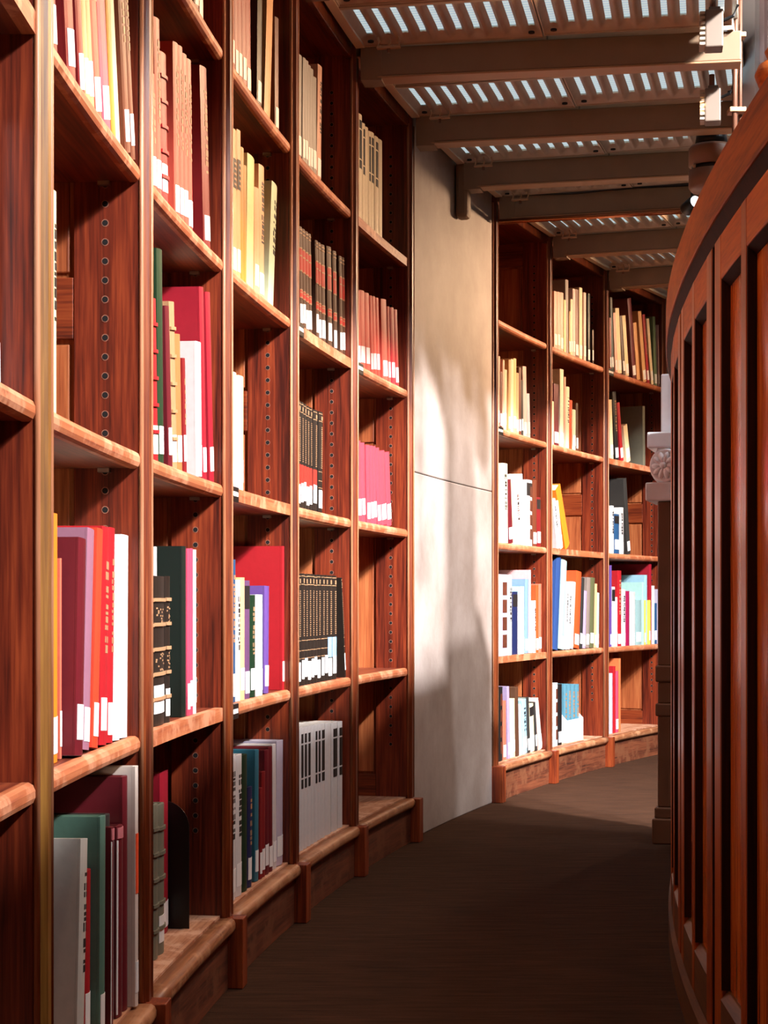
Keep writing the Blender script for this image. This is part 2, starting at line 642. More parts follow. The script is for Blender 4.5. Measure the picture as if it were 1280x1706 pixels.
def make_beam(k, t, r_out, width=0.055, z0=1.925, z1=2.003, tilt=0.0, m=None):
    p0 = wp(t, R - r_out)
    rz = -math.radians(t) + math.radians(tilt)
    e = empty('ceiling_beam', (p0.x, p0.y, z0), rz)
    L_ = 0.915 - r_out + 0.01
    hgt = z1 - z0
    w = width / 2
    mb = MB()
    mb.box(0, L_, -w, w, 0.008, hgt)
    mb.build('web', m or M['beam'], e, bevel=0.003)
    MB().box(0, L_, -w - 0.002, w + 0.002, 0.003, 0.008).build('bottom_flange', M['beaml'], e, bevel=0.002)
    if r_out < 0.1:
        MB().prism([(0, -w - 0.006), (0.05, -w - 0.001), (0.05, w + 0.001), (0, w + 0.006)], -0.002, hgt + 0.001).build('end_bracket', M['beam'], e)
    return e


blabels = {2: 'tan ceiling beam at the top edge, nearest of all the beams', 3: 'tan ceiling beam ending beside the second bookcase left of the pier',
           4: 'tan ceiling beam ending at the left edge of the stone pier', 5: 'tan ceiling beam ending on the corbel of the stone pier',
           6: 'pale ceiling beam with copper pipe at the right edge of the pier', 7: 'tan ceiling beam between first and second bookcases right of the pier',
           8: 'farthest tan ceiling beam, over the last bookcase'}
for k, t in enumerate(BEAMS):
    if k < 1 or k > 8:
        continue
    e = make_beam(k, t, 0.022 if k not in (5,) else 0.03, tilt=3.2 + 0.25 * max(0, k - 3))
    tag(e, blabels.get(k, 'tan ceiling beam above the third bookcase left of the pier'), 'beam', 'radial ceiling beams')
    if k == 5:
        MB().prism([(-0.028, -0.028), (0.012, -0.028), (0.012, 0.028), (-0.028, 0.028)], -0.085, 0.085).build('corbel', M['beam'], e, bevel=0.011)
    if k == 6:
        MB().tube([(0.0, -0.034, -0.006), (0.9, -0.034, -0.006)], 0.008, 10).build('copper_pipe', M['copper'], e, smooth=True)
        MB().tube([(0.02, -0.02, 0.085), (0.25, -0.03, 0.078), (0.45, -0.022, 0.088), (0.7, -0.03, 0.08), (0.88, -0.02, 0.09)], 0.007, 8).build('cable', M['black'], e, smooth=True)
        MB().tube([(0.02, -0.032, 0.094), (0.3, -0.034, 0.09), (0.6, -0.033, 0.096), (0.88, -0.032, 0.084)], 0.004, 8).build('cable', M['black'], e, smooth=True)

# small cast brackets under the plates next to the bookcases
for k in range(2, 9):
    t0, t1 = BEAMS[k], BEAMS[k + 1]
    t = t1 - (t1 - t0) * 0.15
    p = wp(t, R - 0.105, CZ - 0.030)
    e = empty('ceiling_bracket', p, -math.radians(t))
    MB().box(-0.028, 0.028, -0.006, 0.006, 0.0, 0.006).build('bar', M['beaml'], e, bevel=0.001)
    for dx, h in ((-0.026, 0.028), (0.0, 0.030), (0.024, 0.028)):
        MB().tube([(dx, 0, 0.004), (dx + 0.004, 0, h * 0.6), (dx, 0, h)], 0.0026, 6).build('prong', M['beaml'], e)
    MB().tube([(0, 0, -0.010), (0, 0, 0.002)], 0.004, 8).build('screw', M['pipe'], e)
    nm = ['above the second bookcase left of the pier', 'above the first bookcase left of the pier', 'above the left half of the pier',
          'above the right half of the pier', 'above the first bookcase right of the pier', 'above the second bookcase right of the pier', 'above the last bookcase'][k - 2]
    tag(e, 'small pronged cast bracket on the ceiling plate ' + nm, 'bracket', 'pronged ceiling brackets')

# ------------------------------------------------------------------ bookcases
POST = [-2.38, .463, 3.219, 6.109, 8.91, 11.714, 14.528, 19.013, 21.986, 25.165, 28.483]
BAY = {0: (0, 1), 1: (1, 2), 2: (2, 3), 3: (3, 4), 4: (4, 5), 5: (5, 6), 6: (7, 8), 7: (8, 9), 8: (9, 10)}
LZ = [.125, .481, .864, 1.25, 1.612]
BAYNAME = {0: 'leftmost bookcase', 1: 'fifth bookcase left of pier', 2: 'fourth bookcase left of pier', 3: 'third bookcase left of pier',
           4: 'second bookcase left of pier', 5: 'first bookcase left of pier', 6: 'first bookcase right of pier',
           7: 'second bookcase right of pier', 8: 'third bookcase right of pier'}
LEVNAME = ['bottom shelf', 'second shelf up', 'third shelf up', 'fourth shelf up', 'top shelf']
DEP = 0.285


def nose_prof(r0, r1, z0, z1):
    # rounded front edge (towards -r)
    h = z1 - z0
    return [(r1, z0), (r1, z1), (r0 + h * 0.30, z1), (r0 + h * 0.10, z1 - h * 0.12), (r0, z1 - h * 0.35), (r0, z0 + h * 0.35), (r0 + h * 0.10, z0 + h * 0.12), (r0 + h * 0.30, z0)]


def circ(cx, cy, r, n=8):
    return [(cx + r * math.cos(2 * math.pi * i / n), cy + r * math.sin(2 * math.pi * i / n)) for i in range(n)]


def make_post(e, s, wide=False):
    def P(poly):
        return [(Lc(s + a, r, 0)[0], Lc(s + a, r, 0)[1]) for a, r in poly]
    prof = [(-0.019, 0.006), (-0.019, -0.004), (-0.016, -0.008), (-0.011, -0.006), (-0.008, -0.011), (0.008, -0.011), (0.011, -0.006), (0.016, -0.008), (0.019, -0.004), (0.019, 0.006)]
    po = MB().prism(P(prof), 0.118, 2.03).build('post', M['ochre'] if wide else M['post'], e)
    MB().prism(P(circ(-0.0185, -0.002, 0.0034)), 0.122, 1.985).build('bead', M['bead'], po, True)
    MB().prism(P(circ(0.0165, -0.0085, 0.0034)), 0.122, 1.985).build('bead', M['bead'], po, True)
    # plinth block
    MB().prism(P([(-0.023, -0.036), (0.021, -0.036), (0.021, 0.004), (-0.023, 0.004)]), 0.0005, 0.1205).build('plinth_block', M['block'], e, bevel=0.0015)


for bay, (i, j) in BAY.items():
    t0, t1 = POST[i], POST[j]
    tm = (t0 + t1) / 2
    p = wp(tm, R, 0)
    e = empty('bookcase', (p.x, p.y, 0), math.pi / 2 - math.radians(tm))
    tag(e, 'tall red-brown oak bookcase, ' + ('cut off by the left picture edge' if bay == 0 else BAYNAME[bay].replace('bookcase ', 'one ').replace('of pier', 'of the stone pier')), 'bookcase', 'oak wall bookcases')
    W = R * math.radians(t1 - t0)
    sl, sr = -W / 2, W / 2
    cl, cr = sl + 0.020, sr - 0.020
    ring('back_panel', rect(DEP, DEP + 0.015, 0.0, 2.03), sl, sr, M['panel'], e)
    ring('top_board', rect(0.012, DEP, 1.983, 2.0), cl, cr, M['shelf'], e)
    ring('top_rail', rect(-0.004, 0.012, 1.975, 2.03), cl + 0.001, cr - 0.001, M['post'], e, bevel=0.003)
    # right-hand side: framed panel facing the aisle's near end
    sp = MB().prism([Lc(a, r, 0)[:2] for a, r in ((sr - 0.011, 0.006), (sr + 0.0195, 0.006), (sr + 0.0195, DEP), (sr - 0.011, DEP))], 0.0, 2.03).build('side_panel', M['panel'], e)

    def sbox(name, r0, r1, z0, z1, m, thick=0.0195, bev=0.0012):
        return MB().prism([Lc(a, r, 0)[:2] for a, r in ((sr - thick, r0), (sr - 0.0112, r0), (sr - 0.0112, r1), (sr - thick, r1))], z0, z1).build(name, m, sp, bevel=bev)
    sbox('stile', 0.001, 0.090, 0.0, 2.03, M['stile'])
    sbox('stile', 0.205, DEP - 0.001, 0.0, 2.03, M['stile'])
    for z0, z1 in ((0.0, 0.185), (1.017, 1.100), (1.90, 2.03)):
        sbox('rail', 0.0905, 0.2045, z0, z1, M['rail'], 0.0193)
    sbox('panel', 0.0965, 0.1985, 0.192, 1.010, M['panel'], 0.0155, 0.002)
    sbox('panel', 0.0965, 0.1985, 1.107, 1.893, M['panel'], 0.0155, 0.002)
    hm = MB()
    z = 0.27
    while z < 1.90:
        c = Vector(Lc(sr - 0.0196, 0.047, z))
        for rad, off, mi in ((0.0052, 0.0002, 1), (0.0041, 0.0004, 0)):
            hm.add([(c.x - off, c.y + rad * math.cos(2 * math.pi * q / 10), c.z + rad * math.sin(2 * math.pi * q / 10)) for q in range(10)], [list(range(10))], mi)
        z += 0.0258
    tag(hm.build('peg_hole', [M['hole'], M['ring']], sp), kind='stuff')
    # left-hand slab of the first bookcase of each run
    if bay in (0, 6):
        MB().prism([Lc(a, r, 0)[:2] for a, r in ((sl - 0.0195, 0.006), (sl + 0.0195, 0.006), (sl + 0.0195, DEP), (sl - 0.0195, DEP))], 0.0, 2.03).build('side_panel', M['stile'], e)
        make_post(e, sl)
    make_post(e, sr, wide=(bay == 0))
    # shelves
    for lev, zt in enumerate(LZ):
        if lev == 0:
            sh = ring('base_shelf', rect(0.004, DEP, zt - 0.022, zt), cl + 0.002, cr - 0.0005, M['base'], e)
            kb = ring('kickboard', rect(-0.010, 0.003, 0.0005, 0.104), cl + 0.004, cr - 0.004, M['kick'], e)
            ring('nosing', nose_prof(-0.024, 0.0035, 0.096, 0.1215), cl + 0.004, cr - 0.004, M['knose'], kb, smooth=True)
            continue
        sh = ring('shelf', rect(0.013, DEP, zt - 0.022, zt), cl + 0.0005, cr - 0.0005, M['shelf'], e)
        rr = (bay * 5 + lev * 3) % 4
        prof = nose_prof(-0.001, 0.0128, zt - 0.023, zt + 0.0003) if rr != 1 else rect(-0.001, 0.0128, zt - 0.0225, zt + 0.0003)
        ring('nosing', prof, cl + 0.0005, cr - 0.0015, M['nose'], sh)
        q = Lc(cr - 0.006, 0.047, zt - 0.0265)
        MB().box(q[0] - 0.006, q[0] + 0.006, q[1] - 0.008, q[1] + 0.008, q[2] - 0.0012, q[2] + 0.0040).build('shelf_clip', M['metal'], e)
        if (bay, lev) in ((3, 2), (3, 1), (4, 3), (5, 3), (6, 3), (8, 4)):
            q = Lc(cl + 0.05, -0.001, zt - 0.0115)
            hd = MB().box(q[0] - 0.06, q[0] + 0.03, q[1] - 0.004, q[1] + 0.002, q[2] - 0.014, q[2] + 0.013).build('label_holder', M['black'], sh, bevel=0.001)
            MB().box(q[0] - 0.052, q[0] + 0.022, q[1] - 0.0048, q[1] - 0.0038, q[2] - 0.004, q[2] + 0.004).build('shelf_card', M['paper'], hd)

# ------------------------------------------------------------------ wooden parapet on the right
PT0, PT1 = -24.0, 14.3
par = empty('wooden_parapet', wp(6.0, RS - 0.03, 0))
tag(par, 'glossy panelled mahogany parapet curving along the right side', 'parapet')
pi_ = par.location.copy()


def Wq(t, rad, z):
    return wp(t, rad, z) - pi_


def pring(name, prof, t0, t1, m, n=None, bevel=0.0, parent=None):
    return MB().sweep(Wq, prof, t0, t1, n or max(1, int((t1 - t0) / 0.35))).build(name, m, parent or par, False, bevel)


pring('core', rect(RS - 0.058, RS - 0.020, 0.0, 1.17), PT0, PT1, M['sshade'])
pring('cap_rail', [(RS - 0.07, 1.168), (RS + 0.009, 1.168), (RS + 0.010, 1.170), (RS + 0.010, 1.238), (RS + 0.004, 1.247), (RS - 0.07, 1.247)], PT0, PT1, M['scap'])
pring('cove', [(RS - 0.0198, 1.1502), (RS - 0.002, 1.1502), (RS + 0.007, 1.1675), (RS - 0.0198, 1.1675)], PT0, PT1, M['sshade'])  # sloped piece added to darken the cap's underside, shade in its colour
pring('base_board', [(RS - 0.0198, 0.0005), (RS + 0.005, 0.0005), (RS + 0.005, 0.052), (RS - 0.003, 0.068), (RS - 0.0198, 0.068)], PT0, PT1, M['sledge'])
FR = 2.6
fs = 3.53 - FR * 10
while fs < PT1:
    a, b = fs + 0.078, fs + FR - 0.078          # one frame between two grooves (near .. far)
    if b > PT1:
        b = PT1
    if a < PT0:
        fs += FR
        continue
    mid = (a + b) / 2
    sw, mw = 0.29, 0.09
    pring('groove_strip', rect(RS - 0.0195, RS - 0.0105, 0.0685, 1.150), b + 0.001, b + 0.130, M['screen'], 1)
    pring('moulding', rect(RS - 0.0195, RS - 0.0012, 0.0685, 1.150), b + 0.131, b + 0.155, M['sshade'], 1)  # added strip, its dark colour stands for shade in the groove
    for q0, q1 in ((a, a + sw), (mid - mw, mid + mw), (b - sw, b)):
        pring('stile', rect(RS - 0.0195, RS, 0.0685, 1.150), q0, q1, M['screen'], 2, 0.002)
    for q0, q1 in ((a + sw + 0.002, mid - mw - 0.002), (mid + mw + 0.002, b - sw - 0.002)):
        pring('rail', rect(RS - 0.0195, RS - 0.0004, 1.090, 1.150), q0, q1, M['screenx'], 3, 0.002)
        pring('rail', [(RS - 0.0195, 0.0685), (RS - 0.0004, 0.0685), (RS - 0.0004, 0.134), (RS - 0.010, 0.146), (RS - 0.0195, 0.146)], q0, q1, M['sledge'], 3)
        pring('panel', rect(RS - 0.0197, RS - 0.0125, 0.147, 1.0795), q0 + 0.004, q1 - 0.026, M['spanel'], 3)
        pring('moulding', rect(RS - 0.0197, RS - 0.0012, 0.147, 1.0895), q1 - 0.025, q1, M['sshade'], 1)  # added strip painting the shaded far reveal of the panel
        pring('moulding', [(RS - 0.0197, 1.0800), (RS - 0.0120, 1.0800), (RS - 0.0012, 1.0890), (RS - 0.0197, 1.0890)], q0 + 0.004, q1 - 0.026, M['sshade'], 3)  # added strip painting the shade under the top rail
    fs += FR

# carved finial standing on the cap just at the picture's right edge
p = wp(1.98, RS - 0.03, 1.2475)
fin = empty('carved_finial', p)
fin.scale = (0.85, 0.85, 0.85)
MB().lathe([(0.020, 0.0), (0.024, 0.006), (0.014, 0.016), (0.024, 0.030), (0.030, 0.046), (0.024, 0.060), (0.012, 0.068), (0.016, 0.078), (0.006, 0.094)], 18).build('knob', M['scap'], fin, True)
MB().lathe([(0.030, 0.0), (0.030, 0.005), (0.022, 0.008)], 18).build('base', M['scap'], fin, True)
tag(fin, 'carved wooden finial standing on the parapet at right picture edge', 'finial')

# ------------------------------------------------------------------ stone newel with a white carved capital
nw = empty('stone_newel', (0.852, 5.00, 0), math.radians(-15.3))


def sq(h, z0, z1, name, m, bev=0.004, hy=None):
    hy = hy or h
    return MB().box(-h, h, -hy, hy, z0, z1).build(name, m, nw, bevel=bev)


sq(0.096, 0.0005, 0.070, 'plinth', M['brownstone'])
sq(0.090, 0.0702, 0.100, 'moulding', M['brownstone'])
sq(0.082, 0.1002, 0.350, 'shaft', M['brownstone'])
sq(0.088, 0.3502, 0.385, 'moulding', M['brownstone'])
sq(0.082, 0.3852, 0.444, 'shaft', M['brownstone'])
sq(0.088, 0.4442, 0.489, 'moulding', M['brownstone'])
sq(0.082, 0.4892, 0.940, 'shaft', M['brownstone'])
sq(0.112, 0.9402, 0.990, 'capital_block', M['whitestone'])
sq(0.085, 0.9902, 1.084, 'capital_core', M['whitestone'])
sq(0.108, 1.0842, 1.128, 'capital_block', M['whitestone'])
sq(0.074, 1.1282, 1.290, 'pedestal', M['whitestone'])
RM = Matrix.Translation((-0.050, -0.080, 1.036)) @ Matrix.Rotation(math.radians(90), 4, 'X') @ Matrix.Rotation(math.radians(-22), 4, 'Y')
MB().lathe([(0.052, -0.05), (0.052, 0.0), (0.055, 0.008), (0.052, 0.016), (0.045, 0.018), (0.047, 0.026), (0.042, 0.032), (0.038, 0.028), (0.010, 0.030)], 28, RM).build('rosette', M['whitestone'], nw, True)
for q in range(10):
    g = 2 * math.pi * q / 10
    mb = MB()
    T_ = RM @ Matrix.Rotation(g, 4, 'Z') @ Matrix.Translation((0.023, 0, 0.031)) @ Matrix.Diagonal((0.016, 0.0078, 0.008, 1))
    vv = []
    for a in range(7):
        ph = math.pi * a / 6
        for b in range(10):
            th = 2 * math.pi * b / 10
            vv.append(tuple(T_ @ Vector((math.sin(ph) * math.cos(th), math.sin(ph) * math.sin(th), math.cos(ph)))))
    ff = [[a * 10 + b, a * 10 + (b + 1) % 10, (a + 1) * 10 + (b + 1) % 10, (a + 1) * 10 + b] for a in range(6) for b in range(10)]
    mb.add(vv, ff)
    mb.build('petal', M['whitestone'], nw, True)
MB().lathe([(0.011, 0.03), (0.009, 0.040), (0.003, 0.043)], 12, RM).build('rosette_boss', M['whitestone'], nw, True)
tag(nw, 'stone newel with white carved rosette capital at the far end of the parapet', 'newel')

# ------------------------------------------------------------------ white plaster arch pier and conduits, top right
ap = empty('plaster_pier', (0.965, 4.62, 0), math.atan2(0.35, -0.045) - math.pi)
# local x runs along the pier face, local y across it


def pier_strip(name, f0, f1, proud, m):
    x0, x1 = -0.178 + 0.356 * f0, -0.178 + 0.356 * f1
    mb = MB()
    nz = 14
    for k in range(nz + 1):
        z = 3.3 * k / nz
        d = 0.012 * max(0.0, z - 1.5) ** 2          # the pier begins to arch over
        mb.v += [(x0 + d, PS * proud, z), (x1 + d, PS * proud, z), (x1 + d, -PS * 0.035, z), (x0 + d, -PS * 0.035, z)]
    for k in range(nz):
        for q in range(4):
            mb.face([4 * k + q, 4 * k + (q + 1) % 4, 4 * k + 4 + (q + 1) % 4, 4 * k + 4 + q])
    mb.face([0, 3, 2, 1])
    mb.face([4 * nz, 4 * nz + 1, 4 * nz + 2, 4 * nz + 3])
    return mb.build(name, m, ap)


th = ap.rotation_euler[2]
PS = 1.0 if (-math.sin(th)) < 0 else -1.0           # gallery side lies towards -X
FX = 1.0 if math.sin(th) > 0 else -1.0              # +Y (far) direction along local x
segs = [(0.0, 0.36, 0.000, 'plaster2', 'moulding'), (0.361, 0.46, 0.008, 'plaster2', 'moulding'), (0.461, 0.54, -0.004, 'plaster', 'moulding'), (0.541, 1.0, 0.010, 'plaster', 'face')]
for f0, f1, pr, m, nm in segs:
    if FX < 0:
        f0, f1 = 1 - f1, 1 - f0
    pier_strip(nm, f0, f1, pr, M[m])
tag(ap, 'tall white plaster pier with vertical mouldings behind the parapet, top right', 'pier')

cd = empty('conduit', (0.842, 4.33, 1.60))
MB().tube([(0, 0, 0), (0.002, 0, 0.30), (0.006, 0, 0.62)], 0.0065, 10).build('pipe', M['pipe'], cd, True)
MB().tube([(0.018, 0.02, 0.0), (0.020, 0.02, 0.62)], 0.0045, 8).build('pipe', M['pipe'], cd, True)
for z in (0.24, 0.42):
    MB().box(-0.012, 0.028, -0.010, 0.030, z, z + 0.012).build('pipe_clamp', M['beaml'], cd, bevel=0.002)
tag(cd, 'pair of thin brown conduit pipes running up beside the white plaster pier', 'conduit')

# ------------------------------------------------------------------ lamps


def flood(loc, rz, label, build=True, power=5.0, hang=0.08):
    e = empty('floodlight', loc, rz)
    MB().box(-0.018, 0.022, -0.026, 0.026, -0.045, 0.040).build('housing', M['lampbody'], e, bevel=0.003)
    for q in range(7):
        z = -0.040 + q * 0.0115
        MB().prism([(-0.030, -0.028), (-0.0185, -0.028), (-0.0185, 0.028), (-0.030, 0.028)], z, z + 0.006).build('cooling_fin', M['lampfin'], e)
    MB().tube([(0.0, 0, 0.038), (0.0, 0, hang)], 0.007, 8).build('stem', M['pipe'], e)
    MB().box(-0.010, 0.016, -0.012, 0.012, 0.036, 0.050).build('yoke', M['lampbody'], e, bevel=0.002)
    MB().tube([(0.02, 0.0, 0.02), (0.045, 0.0, 0.03), (0.055, 0.0, 0.055)], 0.004, 8).build('cable', M['black'], e)
    tag(e, label, 'floodlight', 'finned gallery floodlights')
    return e


flood((0.742, 4.06, 1.952), math.radians(-8), 'nearer of two finned cream floodlights under the ceiling at top right')
flood((0.838, 4.60, 1.930), math.radians(-10), 'farther, lower finned cream floodlight under the ceiling at top right')

dr = empty('drum_lamp', (0.902, 4.96, 1.795), 0)
MB().lathe([(0.055, 0.0), (0.062, 0.010), (0.062, 0.056)], 28).build('lower_shade', M['drum'], dr, True)
MB().lathe([(0.054, 0.057), (0.054, 0.068)], 28).build('dark_gap', M['black'], dr, True)
MB().lathe([(0.062, 0.069), (0.062, 0.116), (0.056, 0.124)], 28).build('upper_shade', M['drum'], dr, True)
MB().lathe([(0.046, 0.125), (0.040, 0.16)], 20).build('neck', M['black'], dr, True)
MB().tube([(0, 0, 0.16), (0, 0, 0.205)], 0.010, 10).build('stem', M['pipe'], dr)
MB().lathe([(0.006, 0.0), (0.006, 0.006), (0.002, 0.008)], 10, Matrix.Translation((-0.050, -0.034, 0.062)) @ Matrix.Rotation(math.radians(-90), 4, 'Y')).build('screw', M['gold'], dr)
tag(dr, 'brown banded drum lamp hanging behind the parapet top', 'lamp')

sp_ = empty('spotlight', (0.958, 5.60, 1.898), math.radians(20))
TM = Vector((0.10, -0.95, 0.25)).to_track_quat('Z', 'Y').to_matrix().to_4x4()
MB().lathe([(0.016, -0.040), (0.022, -0.030), (0.024, 0.02), (0.022, 0.021)], 18, TM).build('body', M['black'], sp_, True)
MB().lathe([(0.019, 0.021), (0.019, 0.024), (0.01, 0.026)], 18, TM).build('lens', M['lens'], sp_, True)
MB().tube([(0, 0, 0.02), (0, 0, 0.104)], 0.004, 8).build('stem', M['black'], sp_)
tag(sp_, 'small black spotlight with bright white lens above the far parapet', 'spotlight')

# warm light of the gallery floodlights along the inner edge of the ceiling
for t, pw in ((3.6, 3.0), (6.4, 3.2), (8.6, 3.6), (11.1, 4.0), (13.6, 4.0), (17.5, 0.5), (21.9, 5.6), (25.0, 5.6), (28.2, 5.6)):
    area('gallery_lamp_light', wp(t, R - 0.815, 1.925), wp(t - 3.2, R, 1.40), 0.05, pw, (1.0, 0.62, 0.36), 95)

# added fill lights without fittings by the bookcase tops, brightening the parapet
for t in (-4.0, -1.0, 2.0, 5.0, 8.0):
    area('parapet_fill_light', wp(t, R - 0.16, 1.95), wp(t + 1.0, RS, 0.95), 0.05, 0.85, (1.0, 0.66, 0.42), 110)

